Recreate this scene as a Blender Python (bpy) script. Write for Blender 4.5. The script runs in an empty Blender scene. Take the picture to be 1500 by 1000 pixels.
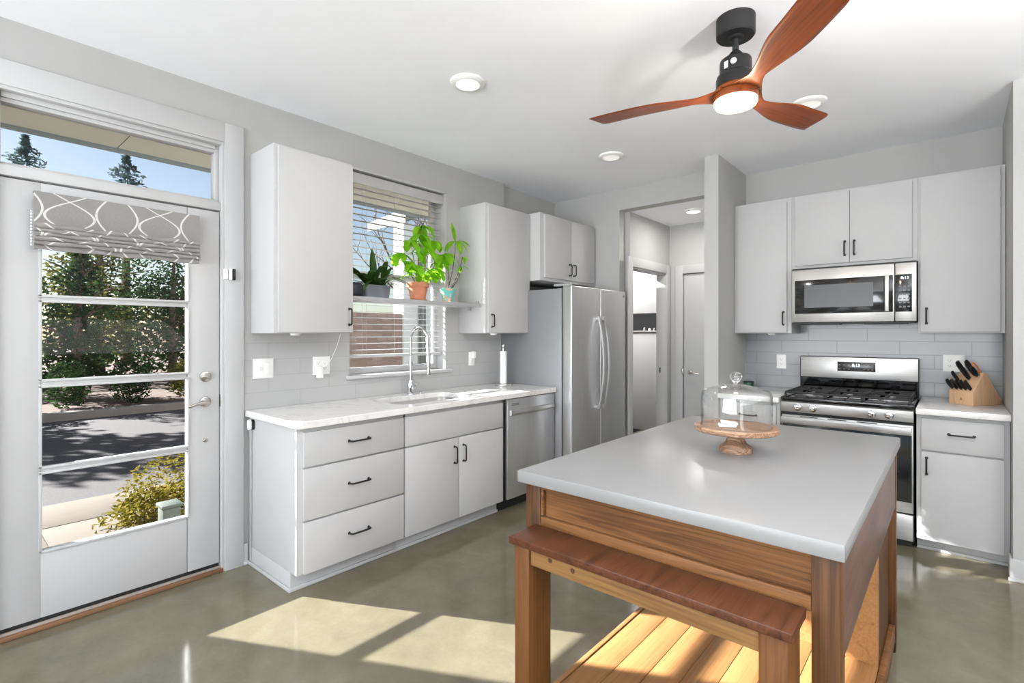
import bpy, bmesh, math, random
from mathutils import Vector, Matrix, noise as mnoise
random.seed(7)
S = bpy.context.scene
COL = S.collection
PI = math.pi

# ------------------------------------------------------------------ camera, sky, sun, daylight, exposure
cam_d = bpy.data.cameras.new('camera')
cam = bpy.data.objects.new('camera', cam_d); COL.objects.link(cam)
cam.location = (3.19, 0.0, 1.372)
cam.rotation_euler = (PI/2, 0, math.radians(40.935))
cam_d.sensor_width = 36.0
cam_d.lens = 746.0/1500.0*36.0
cam_d.shift_y = -12.0/1500.0
cam_d.clip_start = 0.02
S.camera = cam

W = bpy.data.worlds.new('sky'); S.world = W; W.use_nodes = True
wn = W.node_tree; wn.nodes.clear()
wo = wn.nodes.new('ShaderNodeOutputWorld'); wb = wn.nodes.new('ShaderNodeBackground')
sk = wn.nodes.new('ShaderNodeTexSky')
sk.sky_type = 'NISHITA'; sk.sun_disc = False
sk.sun_elevation = math.radians(27); sk.sun_rotation = math.radians(242)
sk.air_density = 1.0; sk.dust_density = 0.6; sk.ozone_density = 1.5
hs = wn.nodes.new('ShaderNodeHueSaturation'); hs.inputs['Saturation'].default_value = .8
wn.links.new(sk.outputs[0], hs.inputs['Color']); wn.links.new(hs.outputs[0], wb.inputs[0]); wn.links.new(wb.outputs[0], wo.inputs[0])
wb.inputs[1].default_value = 0.115

sun_d = bpy.data.lights.new('sun', 'SUN'); sun = bpy.data.objects.new('sun', sun_d); COL.objects.link(sun)
SUN_DIR = Vector((1.75, 0.935, -1.0)).normalized()
sun.rotation_euler = SUN_DIR.to_track_quat('-Z', 'Y').to_euler()
sun.location = (-8, -4, 6)
sun_d.energy = 26.0; sun_d.color = (1.0, 0.985, 0.965); sun_d.angle = math.radians(0.55)

def area(name, loc, direction, sx, sy, power, color=(1, 1, 1), spread=None):
    d = bpy.data.lights.new(name, 'AREA'); o = bpy.data.objects.new(name, d); COL.objects.link(o)
    d.shape = 'RECTANGLE'; d.size = sx; d.size_y = sy; d.energy = power; d.color = color
    o.location = loc; o.rotation_euler = Vector(direction).to_track_quat('-Z', 'Y').to_euler()
    if spread: d.spread = spread
    return o
# daylight entering the living side of the room through its windows (behind the camera)
area('window_daylight_back', (2.3, -4.05, 1.38), (0, 1, 1.8), 4.2, 2.5, 430, (0.93, 0.965, 1.0))
area('window_daylight_right', (6.12, 0.2, 1.35), (-.25, 0, 1), 5.0, 2.0, 70, (0.95, 0.97, 1.0))

S.view_settings.view_transform = 'Standard'
S.view_settings.look = 'None'
S.view_settings.gamma = 1.0
S.view_settings.use_curve_mapping = False
S.view_settings.exposure = 0.3
S.cycles.use_denoising = True
S.cycles.max_bounces = 14
S.cycles.diffuse_bounces = 10
S.cycles.glossy_bounces = 6
S.cycles.transparent_max_bounces = 24
S.cycles.transmission_bounces = 8
S.cycles.caustics_reflective = True
S.cycles.blur_glossy = 0.6
S.cycles.caustics_refractive = False
S.cycles.sample_clamp_indirect = 6.0

# ------------------------------------------------------------------ materials
def lin(c):
    return tuple(((v/255)/12.92 if v/255 <= 0.04045 else ((v/255+0.055)/1.055)**2.4) for v in c)
class NT:
    def __init__(s, name):
        s.m = bpy.data.materials.new(name); s.m.use_nodes = True
        s.t = s.m.node_tree; s.n = s.t.nodes
        s.b = s.n['Principled BSDF']; s.out = s.n['Material Output']
    def new(s, typ, **kw):
        n = s.n.new(typ)
        for k, v in kw.items():
            if k.startswith('i_'): n.inputs[int(k[2:])].default_value = v
            else: setattr(n, k, v)
        return n
    def link(s, a, b): s.t.links.new(a, b)
    def set(s, **kw):
        for k, v in kw.items():
            s.b.inputs[k.replace('_', ' ')].default_value = v
    def coords(s, scale=(1, 1, 1), kind='Object', rot=(0, 0, 0), loc=(0, 0, 0)):
        tc = s.new('ShaderNodeTexCoord'); mp = s.new('ShaderNodeMapping')
        mp.inputs['Scale'].default_value = scale; mp.inputs['Rotation'].default_value = rot; mp.inputs['Location'].default_value = loc
        s.link(tc.outputs[kind], mp.inputs[0]); return mp.outputs[0]
    def noise(s, vec, scale, detail=4, rough=.55, dist=0.0):
        n = s.new('ShaderNodeTexNoise'); n.inputs['Scale'].default_value = scale
        n.inputs['Detail'].default_value = detail; n.inputs['Roughness'].default_value = rough
        n.inputs['Distortion'].default_value = dist
        s.link(vec, n.inputs['Vector']); return n.outputs['Fac']
    def ramp(s, fac, stops):
        r = s.new('ShaderNodeValToRGB'); e = r.color_ramp.elements
        e[0].position = stops[0][0]; e[0].color = (*stops[0][1], 1)
        e[1].position = stops[-1][0]; e[1].color = (*stops[-1][1], 1)
        for p, c in stops[1:-1]:
            x = e.new(p); x.color = (*c, 1)
        s.link(fac, r.inputs[0]); return r.outputs[0]
    def bump(s, h, strength=.1, dist=.01):
        b = s.new('ShaderNodeBump'); b.inputs['Strength'].default_value = strength; b.inputs['Distance'].default_value = dist
        s.link(h, b.inputs['Height']); s.link(b.outputs[0], s.b.inputs['Normal'])
    def math(s, op, a, b=None):
        m = s.new('ShaderNodeMath', operation=op)
        for i, v in enumerate((a, b)):
            if v is None: continue
            if isinstance(v, (int, float)): m.inputs[i].default_value = v
            else: s.link(v, m.inputs[i])
        return m.outputs[0]
    def mix(s, fac, a, b):
        m = s.new('ShaderNodeMix', data_type='RGBA')
        s.link(fac, m.inputs[0]) if not isinstance(fac, float) else setattr(m.inputs[0], 'default_value', fac)
        for i, v in ((6, a), (7, b)):
            if isinstance(v, tuple): m.inputs[i].default_value = (*v, 1)
            else: s.link(v, m.inputs[i])
        return m.outputs[2]

def plain(name, rgb, rough=.5, metal=0.0, var=.03, bump=0.0, nscale=6.0, spec=.5, coat=0.0):
    """procedural surface: base colour with a faint noise mottling"""
    t = NT(name); c = lin(rgb)
    v = t.coords()
    f = t.noise(v, nscale, 3)
    t.link(t.ramp(f, [(.3, tuple(x*(1-var) for x in c)), (.7, tuple(min(1, x*(1+var)) for x in c))]), t.b.inputs['Base Color'])
    t.set(Roughness=rough, Metallic=metal)
    t.b.inputs['Specular IOR Level'].default_value = spec
    if coat: t.b.inputs['Coat Weight'].default_value = coat
    if bump: t.bump(t.noise(v, 180, 2), bump, .002)
    return t.m
def wood(name, light, dark, axis=0, scale=1.0, rough=.45, ring=3.0, coat=.0):
    t = NT(name)
    sc = [22*scale, 22*scale, 22*scale]; sc[axis] = 1.4*scale
    v = t.coords(tuple(sc))
    f1 = t.noise(v, 1.0, 5, .6, 1.2)
    sc2 = [170*scale, 170*scale, 170*scale]; sc2[axis] = 3*scale
    f2 = t.noise(t.coords(tuple(sc2)), 1.0, 3, .6)
    w = t.math('FRACT', t.math('MULTIPLY', f1, ring))
    w = t.math('MULTIPLY', t.math('ABSOLUTE', t.math('SUBTRACT', w, .5)), 2.0)
    f = t.math('ADD', t.math('MULTIPLY', w, .42), t.math('MULTIPLY', f2, .72))
    L, D = lin(light), lin(dark)
    mid = tuple((a*.55+b*.45) for a, b in zip(L, D))
    t.link(t.ramp(f, [(.30, D), (.55, mid), (.80, L)]), t.b.inputs['Base Color'])
    t.set(Roughness=rough)
    t.b.inputs['Specular IOR Level'].default_value = .22
    if coat: t.b.inputs['Coat Weight'].default_value = coat
    t.bump(f2, .12, .003)
    return t.m
def steel(name, rgb, rough=.28, axis=2, aniso=.0):
    t = NT(name); c = lin(rgb)
    sc = [260, 260, 260]; sc[axis] = 2
    f = t.noise(t.coords(tuple(sc)), 1, 2)
    t.link(t.ramp(f, [(.3, tuple(x*.93 for x in c)), (.7, tuple(min(1, x*1.05) for x in c))]), t.b.inputs['Base Color'])
    t.set(Roughness=rough, Metallic=.8)
    t.bump(f, .02, .001)
    return t.m
def glass_thin(name, tint=(1, 1, 1), refl=1.0, rough=0.0):
    t = NT(name); t.n.remove(t.b)
    tr = t.new('ShaderNodeBsdfTransparent'); tr.inputs[0].default_value = (*tint, 1)
    gl = t.new('ShaderNodeBsdfGlossy'); gl.inputs['Roughness'].default_value = rough
    lw = t.new('ShaderNodeLayerWeight'); lw.inputs['Blend'].default_value = .5
    mx = t.new('ShaderNodeMixShader')
    f5 = t.math('POWER', lw.outputs['Facing'], 4.0)
    t.link(t.math('MULTIPLY', t.math('ADD', t.math('MULTIPLY', f5, .75), .045), refl), mx.inputs[0])
    t.link(tr.outputs[0], mx.inputs[1]); t.link(gl.outputs[0], mx.inputs[2]); t.link(mx.outputs[0], t.out.inputs[0])
    return t.m
def emis(name, rgb, strength):
    t = NT(name); t.set(Roughness=.4)
    t.b.inputs['Base Color'].default_value = (*lin(rgb), 1)
    t.b.inputs['Emission Color'].default_value = (*lin(rgb), 1)
    t.b.inputs['Emission Strength'].default_value = strength
    return t.m
def leaf(name, c1, c2, trans=.45, rough=.4, nscale=9):
    t = NT(name); t.n.remove(t.b)
    f = t.noise(t.coords(), nscale, 3)
    col = t.ramp(f, [(.3, lin(c1)), (.7, lin(c2))])
    d = t.new('ShaderNodeBsdfPrincipled'); d.inputs['Roughness'].default_value = rough; d.inputs['Specular IOR Level'].default_value = (0.0 if name not in ('bright_leaf', 'dark_strap_leaf') else .3)
    tr = t.new('ShaderNodeBsdfTranslucent'); mx = t.new('ShaderNodeMixShader'); mx.inputs[0].default_value = trans
    t.link(col, d.inputs['Base Color']); t.link(col, tr.inputs[0])
    t.link(d.outputs[0], mx.inputs[1]); t.link(tr.outputs[0], mx.inputs[2]); t.link(mx.outputs[0], t.out.inputs[0])
    return t.m

M = {}
M['wall'] = plain('wall_paint', (176, 176, 175), .75, var=.012, bump=.03)
M['ceil'] = plain('ceiling_paint', (243, 244, 248), .85, var=.01)
M['trim'] = plain('trim_paint', (184, 184, 185), .42, var=.01)
M['cab'] = plain('cabinet_paint', (186, 186, 187), .6, var=.012, spec=.12)
M['cabin'] = plain('outlet_slot_grey', (120, 118, 115), .7)
M['black'] = plain('black_metal', (28, 28, 29), .38, .3, spec=.5)
M['blackmat'] = plain('matte_black', (20, 20, 21), .55)
M['blackgl'] = plain('black_enamel', (9, 9, 11), .12, coat=.3)
M['iron'] = plain('cast_iron', (24, 24, 25), .6, bump=.1)
M['steel'] = steel('brushed_steel', (196, 196, 197), .34, 2)
M['steelh'] = steel('brushed_steel_horizontal', (182, 181, 180), .33, 0)
M['steelside'] = plain('grey_steel_side', (150, 151, 154), .42, .55, var=.02)
M['chrome'] = plain('chrome', (214, 214, 216), .12, 1.0)
M['nickel'] = plain('satin_nickel', (190, 188, 184), .24, 1.0)
M['plastic'] = plain('white_plastic', (236, 236, 235), .4)
M['greyplastic'] = plain('grey_plastic', (160, 161, 163), .45)
M['glass'] = glass_thin('window_glass', (.975, .985, .985), .22)
M['dome'] = glass_thin('clear_glass', (.988, .993, .993), 1.35)
M['lampw'] = emis('lamp_white', (255, 250, 240), 2.2)
M['lampoff'] = emis('lamp_dim', (250, 248, 244), 0.35)
M['lamphall'] = emis('hall_lamp', (255, 248, 236), 4.0)
M['lampwarm'] = emis('fan_lamp', (255, 236, 200), 5.0)
M['digit'] = emis('digits', (220, 240, 255), 2.0)
M['pine'] = wood('pine_oiled', (94, 62, 34), (58, 35, 18), 2, .9, ring=2.5)
M['piney'] = wood('pine_oiled_rail', (124, 85, 50), (82, 53, 29), 0, .9, ring=2.5)
M['pinedk'] = wood('side_apron_wood', (110, 82, 70), (74, 54, 46), 1, rough=.32, ring=1.5)  # duller, less orange brown, used on the island's side aprons
M['shelfw'] = wood('shelf_pine', (156, 114, 72), (122, 82, 46), 1, .8, ring=2.0)
M['seat'] = wood('bench_seat_wood', (90, 54, 35), (52, 30, 19), 1, .9, .34, 2.2)
M['benchp'] = wood('bench_rail_wood', (138, 104, 64), (92, 62, 36), 0, .9, ring=2.0)
M['benchl'] = wood('bench_leg_wood', (106, 69, 36), (66, 39, 19), 2, .9, ring=2.0)
M['fanw'] = wood('fan_walnut', (150, 76, 34), (102, 48, 20), 0, .6, .35, 1.4, .15)
M['acacia'] = wood('acacia', (184, 152, 126), (112, 82, 62), 0, 1.2, .5, 3)
M['block'] = wood('block_wood', (204, 168, 134), (176, 136, 104), 2, 1.2, .5, 2)
M['sillw'] = wood('threshold_wood', (122, 90, 66), (84, 60, 42), 1, 1, .5, 2)
M['paper'] = plain('white_paper', (238, 238, 237), .9)
M['terra'] = plain('terracotta', (196, 128, 98), .75, var=.1, nscale=14)
M['greypot'] = plain('grey_pot', (120, 124, 133), .5)
M['navy'] = plain('dark_navy_plastic', (38, 41, 52), .45)
M['soil'] = plain('soil', (58, 44, 34), .95, var=.4, nscale=60)
M['stem'] = plain('plant_stem', (122, 112, 62), .7, var=.2, nscale=30)
M['darkstem'] = plain('dark_plant_stem', (72, 60, 46), .7, var=.2, nscale=30)
M['leafb'] = leaf('bright_leaf', (104, 170, 24), (158, 214, 48), .6)
M['leafd'] = leaf('dark_strap_leaf', (34, 66, 26), (70, 104, 40), .25)
M['green'] = plain('dark_green_tin', (14, 70, 46), .4)
M['orange'] = plain('orange_plastic', (214, 110, 44), .45)
M['tin'] = plain('appliance_label', (120, 122, 126), .4, .3)

def mk_floor():
    t = NT('polished_concrete'); v = t.coords()
    a = t.noise(v, .9, 6, .62, .6); b = t.noise(v, 7, 5, .6, .3); c = t.noise(v, 60, 2)
    f = t.math('ADD', t.math('ADD', t.math('MULTIPLY', a, .62), t.math('MULTIPLY', b, .3)), t.math('MULTIPLY', c, .08))
    t.link(t.ramp(f, [(.3, lin((89, 84, 68))), (.5, lin((108, 102, 84))), (.72, lin((127, 121, 102)))]), t.b.inputs['Base Color'])
    t.link(t.ramp(b, [(.3, (.09,)*3), (.75, (.16,)*3)]), t.b.inputs['Roughness'])
    t.b.inputs['Specular IOR Level'].default_value = .75
    t.bump(c, .008, .002)
    return t.m
M['floor'] = mk_floor()
def mk_marble(name):
    t = NT(name); v = t.coords((1.2, 1.0, 1.0), rot=(0, 0, .5))
    n = t.noise(v, 2.2, 8, .6, 1.6)
    ve = t.math('ABSOLUTE', t.math('SUBTRACT', n, .5))
    big = t.noise(v, 1.6, 3)
    col = t.ramp(ve, [(0.0, lin((196, 195, 194))), (.012, lin((220, 219, 218))), (.045, lin((232, 231, 230)))])
    t.link(t.mix(big, col, lin((231, 230, 229))), t.b.inputs['Base Color'])
    t.set(Roughness=.16)
    return t.m
M['marble'] = mk_marble('white_marble')
def mk_conc_top():
    t = NT('island_concrete'); v = t.coords()
    a = t.noise(v, 3, 3, .5); b = t.noise(v, 26, 4)
    f = t.math('ADD', t.math('MULTIPLY', a, .7), t.math('MULTIPLY', b, .3))
    t.link(t.ramp(f, [(.2, lin((134, 134, 134))), (.8, lin((142, 142, 142)))]), t.b.inputs['Base Color'])
    t.set(Roughness=.3)
    return t.m
M['ctop'] = mk_conc_top()
def mk_tile(name, plane, c, grout, off, gl=.2, gw=.0028):
    t = NT(name)
    tc = t.new('ShaderNodeTexCoord'); sp = t.new('ShaderNodeSeparateXYZ'); t.link(tc.outputs['Object'], sp.inputs[0])
    cb = t.new('ShaderNodeCombineXYZ')
    u = sp.outputs[1] if plane == 'y' else sp.outputs[0]
    t.link(t.math('ADD', u, off[0]), cb.inputs[0]); t.link(t.math('ADD', sp.outputs[2], off[1]), cb.inputs[1])
    br = t.new('ShaderNodeTexBrick'); br.offset = .5; br.squash = 1
    t.link(cb.outputs[0], br.inputs['Vector'])
    L = lin(c)
    br.inputs['Color1'].default_value = (*L, 1); br.inputs['Color2'].default_value = (*[x*.96 for x in L], 1)
    br.inputs['Mortar'].default_value = (*lin(grout), 1)
    br.inputs['Scale'].default_value = 1.0; br.inputs['Mortar Size'].default_value = gw; br.inputs['Mortar Smooth'].default_value = .1
    br.inputs['Brick Width'].default_value = .4; br.inputs['Row Height'].default_value = .0995
    t.link(br.outputs['Color'], t.b.inputs['Base Color'])
    t.set(Roughness=gl); t.b.inputs['Specular IOR Level'].default_value = .35
    t.bump(t.math('SUBTRACT', 1.0, br.outputs['Fac']), .35, .002)
    return t.m
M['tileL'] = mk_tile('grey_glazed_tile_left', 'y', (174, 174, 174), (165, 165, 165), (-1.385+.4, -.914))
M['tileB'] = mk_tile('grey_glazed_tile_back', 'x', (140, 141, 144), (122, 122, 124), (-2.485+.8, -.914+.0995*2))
def mk_shade():
    t = NT('trellis_fabric')
    tc = t.new('ShaderNodeTexCoord'); sp = t.new('ShaderNodeSeparateXYZ'); t.link(tc.outputs['UV'], sp.inputs[0])
    u = t.math('DIVIDE', sp.outputs[0], .36); v = t.math('DIVIDE', sp.outputs[1], .29)
    def fam(ph, amp, uo, w):
        c = t.math('MULTIPLY', t.math('COSINE', t.math('ADD', t.math('MULTIPLY', v, 2*PI), ph)), amp)
        x = t.math('FRACT', t.math('ADD', t.math('ADD', u, c), uo))
        d = t.math('ABSOLUTE', t.math('SUBTRACT', x, .5))
        return t.math('LESS_THAN', d, w)
    a = fam(0, .25, .25, .014); b = fam(PI, .25, .25, .014)
    c1 = fam(0.6, .10, .62, .012); c2 = fam(PI+.6, .10, .88, .012)
    m = t.math('MAXIMUM', t.math('MAXIMUM', a, b), t.math('MAXIMUM', c1, c2))
    weave = t.noise(t.coords((1, 1, 1)), 400, 1)
    base = t.ramp(weave, [(.3, lin((128, 126, 125))), (.7, lin((142, 140, 139)))])
    t.link(t.mix(m, base, lin((206, 205, 203))), t.b.inputs['Base Color'])
    t.set(Roughness=.9)
    return t.m
M['shade'] = mk_shade()
def mk_floral():
    t = NT('floral_turquoise'); v = t.coords()
    n = t.noise(v, 22, 2, .5, .8); n2 = t.noise(v, 34, 2)
    c = t.ramp(n, [(.53, lin((90, 184, 178))), (.56, lin((228, 120, 92))), (.62, lin((236, 176, 140))), (.66, lin((90, 184, 178)))])
    t.link(t.mix(t.math('GREATER_THAN', n2, .66), c, lin((240, 226, 196))), t.b.inputs['Base Color']); t.set(Roughness=.35)
    return t.m
M['floral'] = mk_floral()
# outdoors
M['asphalt'] = plain('asphalt', (66, 62, 63), .95, var=.2, nscale=40)
M['walk'] = plain('sidewalk_concrete', (86, 77, 66), .95, var=.06, nscale=5)
M['mulch'] = plain('leaf_mulch', (82, 62, 50), .95, var=.5, nscale=30)
M['curb'] = plain('curb_concrete', (120, 116, 112), .9, var=.1)
M['soffit'] = plain('soffit_paint', (168, 166, 152), .8, var=.02)
M['fascia'] = plain('fascia_paint', (120, 128, 128), .7)
M['siding'] = plain('white_siding', (240, 240, 236), .7, var=.02)
M['sidinggrey'] = plain('grey_siding_trim', (130, 130, 126), .8)
M['bark'] = plain('bark', (92, 74, 62), .9, var=.25, nscale=20)
M['hedge'] = leaf('evergreen_leaf', (30, 48, 28), (62, 82, 46), .3, .5, 2)
M['pineleaf'] = leaf('conifer_needles', (60, 80, 84), (96, 116, 116), .25, .6, 2)
M['olive'] = leaf('olive_leaf', (62, 68, 32), (102, 98, 48), .35, .5, 3)
M['bushl'] = leaf('yellow_shrub_leaf', (92, 88, 30), (130, 116, 52), .35, .45, 5)
M['utility'] = plain('green_utility_box', (74, 82, 74), .6)
def mk_brick():
    t = NT('brown_brick')
    tc = t.new('ShaderNodeTexCoord'); sp = t.new('ShaderNodeSeparateXYZ'); t.link(tc.outputs['Object'], sp.inputs[0])
    cb = t.new('ShaderNodeCombineXYZ'); t.link(t.math('ADD', sp.outputs[1], sp.outputs[0]), cb.inputs[0]); t.link(sp.outputs[2], cb.inputs[1])
    br = t.new('ShaderNodeTexBrick'); t.link(cb.outputs[0], br.inputs['Vector'])
    br.inputs['Color1'].default_value = (*lin((178, 158, 146)), 1); br.inputs['Color2'].default_value = (*lin((154, 132, 120)), 1)
    br.inputs['Mortar'].default_value = (*lin((160, 140, 128)), 1)
    br.inputs['Scale'].default_value = 1; br.inputs['Mortar Size'].default_value = .006
    br.inputs['Brick Width'].default_value = .2; br.inputs['Row Height'].default_value = .068
    t.link(br.outputs['Color'], t.b.inputs['Base Color']); t.set(Roughness=.9)
    return t.m
M['brick'] = mk_brick()

# ------------------------------------------------------------------ mesh building
class MB:
    def __init__(s): s.bm = bmesh.new()
    def _add(s, tmp, mat=None):
        me = bpy.data.meshes.new('tmp'); tmp.to_mesh(me); tmp.free()
        if mat is not None: me.transform(mat)
        s.bm.from_mesh(me); bpy.data.meshes.remove(me); return s
    def box(s, x0, x1, y0, y1, z0, z1, bev=0.0, seg=2, mat=None):
        t = bmesh.new(); bmesh.ops.create_cube(t, size=1.0)
        sx, sy, sz = abs(x1-x0), abs(y1-y0), abs(z1-z0)
        for v in t.verts:
            v.co = Vector(((x0+x1)/2+v.co.x*sx, (y0+y1)/2+v.co.y*sy, (z0+z1)/2+v.co.z*sz))
        if bev > 0:
            bmesh.ops.bevel(t, geom=t.edges[:], offset=min(bev, .45*min(sx, sy, sz)), segments=seg, profile=.5, affect='EDGES')
        return s._add(t, mat)
    def cyl(s, p0, p1, r0, r1=None, seg=24, bev=0.0):
        r1 = r0 if r1 is None else r1
        p0, p1 = Vector(p0), Vector(p1); d = p1-p0
        t = bmesh.new(); bmesh.ops.create_cone(t, cap_ends=True, segments=seg, radius1=r0, radius2=r1, depth=d.length)
        if bev > 0:
            es = [e for e in t.edges if any(len(f.verts) > 4 for f in e.link_faces)]
            bmesh.ops.bevel(t, geom=es, offset=bev, segments=2, profile=.5, affect='EDGES')
        return s._add(t, Matrix.Translation((p0+p1)/2) @ d.to_track_quat('Z', 'Y').to_matrix().to_4x4())
    def tube(s, pts, r, seg=10, caps=True):
        pts = [Vector(p) for p in pts]; rs = r if isinstance(r, (list, tuple)) else [r]*len(pts)
        t = bmesh.new(); rings = []
        tan = [(pts[min(i+1, len(pts)-1)]-pts[max(i-1, 0)]).normalized() for i in range(len(pts))]
        n = tan[0].orthogonal().normalized()
        for i, p in enumerate(pts):
            if i: n = (n - tan[i]*n.dot(tan[i])).normalized()
            b = tan[i].cross(n)
            rings.append([t.verts.new(p+(n*math.cos(a)+b*math.sin(a))*rs[i]) for a in [2*PI*k/seg for k in range(seg)]])
        for a, b in zip(rings, rings[1:]):
            for k in range(seg): t.faces.new((a[k], a[(k+1) % seg], b[(k+1) % seg], b[k]))
        if caps:
            t.faces.new(rings[0][::-1]); t.faces.new(rings[-1])
        return s._add(t)
    def lathe(s, prof, c=(0, 0, 0), seg=40, mat=None):
        t = bmesh.new(); rings = []
        for r, z in prof:
            if r < 1e-6: rings.append([t.verts.new((c[0], c[1], c[2]+z))])
            else: rings.append([t.verts.new((c[0]+r*math.cos(2*PI*k/seg), c[1]+r*math.sin(2*PI*k/seg), c[2]+z)) for k in range(seg)])
        for a, b in zip(rings, rings[1:]):
            for k in range(seg):
                k2 = (k+1) % seg
                if len(a) == 1 and len(b) == 1: continue
                if len(a) == 1: t.faces.new((a[0], b[k2], b[k]))
                elif len(b) == 1: t.faces.new((a[k], a[k2], b[0]))
                else: t.faces.new((a[k], a[k2], b[k2], b[k]))
        bmesh.ops.recalc_face_normals(t, faces=t.faces[:])
        return s._add(t, mat)
    def prism(s, poly, axis, d0, d1, bev=0.0, mat=None):
        """poly 2D extruded along axis: x -> (y,z), y -> (x,z), z -> (x,y)"""
        def P(a, b, d): return {'x': (d, a, b), 'y': (a, d, b), 'z': (a, b, d)}[axis]
        t = bmesh.new()
        A = [t.verts.new(P(a, b, d0)) for a, b in poly]; B = [t.verts.new(P(a, b, d1)) for a, b in poly]
        t.faces.new(A); t.faces.new(B[::-1]); n = len(poly)
        for i in range(n): t.faces.new((A[i], B[i], B[(i+1) % n], A[(i+1) % n]))
        bmesh.ops.recalc_face_normals(t, faces=t.faces[:])
        if bev > 0: bmesh.ops.bevel(t, geom=t.edges[:], offset=bev, segments=2, profile=.5, affect='EDGES')
        return s._add(t, mat)
    def ring_slab(s, outer, inner, z0, z1):
        t = bmesh.new(); n = len(outer)
        V = [[t.verts.new((p[0], p[1], z)) for p in loop] for loop in (outer, inner) for z in (z0, z1)]
        o0, o1, i0, i1 = V
        for k in range(n):
            j = (k+1) % n
            t.faces.new((o1[k], o1[j], i1[j], i1[k])); t.faces.new((o0[j], o0[k], i0[k], i0[j]))
            t.faces.new((o0[k], o0[j], o1[j], o1[k])); t.faces.new((i1[k], i1[j], i0[j], i0[k]))
        bmesh.ops.recalc_face_normals(t, faces=t.faces[:])
        return s._add(t)
    def sphere(s, c, r, sx=1, sy=1, sz=1, seg=20, mat=None):
        t = bmesh.new(); bmesh.ops.create_uvsphere(t, u_segments=seg, v_segments=max(6, seg//2), radius=r)
        for v in t.verts: v.co = Vector((c[0]+v.co.x*sx, c[1]+v.co.y*sy, c[2]+v.co.z*sz))
        return s._add(t, mat)
    def faces(s, verts, fs):
        t = bmesh.new(); V = [t.verts.new(v) for v in verts]
        for f in fs: t.faces.new([V[i] for i in f])
        return s._add(t)
ROOT = {}
def kset(o, label=None, cat=None, group=None, kind=None):
    if label: o['label'] = label
    if cat: o['category'] = cat
    if group: o['group'] = group
    if kind: o['kind'] = kind
def thing(name, label, cat, loc=(0, 0, 0), group=None, kind=None):
    o = bpy.data.objects.new(name, None); COL.objects.link(o); o.location = loc
    o.empty_display_size = .1
    kset(o, label, cat, group, kind); ROOT[o.name] = Vector(loc); return o
def obj(name, mb, mat, parent=None, loc=(0, 0, 0), smooth=35, label=None):
    """ONE mesh object; shapes are given in room coordinates, stored relative to the parent's base"""
    bm = mb.bm
    L = ROOT[parent.name] if parent is not None else Vector(loc)
    bmesh.ops.translate(bm, verts=bm.verts[:], vec=-L)
    if smooth:
        for f in bm.faces: f.smooth = True
        lim = math.radians(smooth)
        for e in bm.edges:
            e.smooth = not (len(e.link_faces) != 2 or e.calc_face_angle(0) > lim)
    me = bpy.data.meshes.new(name); bm.to_mesh(me); bm.free()
    me.materials.append(mat)
    o = bpy.data.objects.new(name, me); COL.objects.link(o)
    if parent is not None: o.parent = parent
    else: o.location = L
    ROOT[o.name] = L
    if label: o['label'] = label
    return o
def struct(name, mb, mat, parent=None, smooth=35):
    o = obj(name, mb, mat, parent, smooth=smooth)
    if parent is None: o['kind'] = 'structure'
    return o
def single(name, mb, mat, label, cat, group=None, loc=(0, 0, 0), kind=None, smooth=35):
    o = obj(name, mb, mat, None, loc, smooth); kset(o, label, cat, group, kind); return o
def copy_thing(root, loc, rz=None, label=None, group=None):
    r = root.copy(); COL.objects.link(r); r.location = loc
    if rz is not None: r.rotation_euler = (0, 0, rz)
    if label: r['label'] = label
    if group: r['group'] = group
    for ch in list(root.children):
        c = ch.copy(); COL.objects.link(c); c.parent = r
        for g in ch.children:
            d = g.copy(); COL.objects.link(d); d.parent = c
    return r
def text_mesh(name, txt, size, mat, parent, loc, rot, extrude=.0006):
    cu = bpy.data.curves.new(name, 'FONT'); cu.body = txt; cu.size = size; cu.extrude = extrude
    cu.align_x = 'CENTER'; cu.align_y = 'CENTER'
    tmp = bpy.data.objects.new('tmp_text', cu); COL.objects.link(tmp)
    bpy.context.view_layer.update()
    me = bpy.data.meshes.new_from_object(tmp.evaluated_get(bpy.context.evaluated_depsgraph_get()))
    bpy.data.objects.remove(tmp); me.materials.clear(); me.materials.append(mat)
    o = bpy.data.objects.new(name, me); COL.objects.link(o); o.parent = parent
    o.location = Vector(loc)-ROOT[parent.name]; o.rotation_euler = rot
    ROOT[o.name] = ROOT[parent.name]
    return o
def rrect(x0, x1, y0, y1, r, n=6, per=0):
    """rounded rectangle, counter clockwise; r may be four radii (x0y0, x1y0, x1y1, x0y1)"""
    rs = r if isinstance(r, (list, tuple)) else [r]*4
    pts = []
    for (cx, cy, sx, sy, a0), q in zip(((x0, y0, 1, 1, PI), (x1, y0, -1, 1, 1.5*PI), (x1, y1, -1, -1, 0), (x0, y1, 1, -1, .5*PI)), rs):
        for k in range(n+1):
            a = a0+(PI/2)*k/n
            pts.append((cx+sx*q+q*math.cos(a), cy+sy*q+q*math.sin(a)))
    return pts
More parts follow.
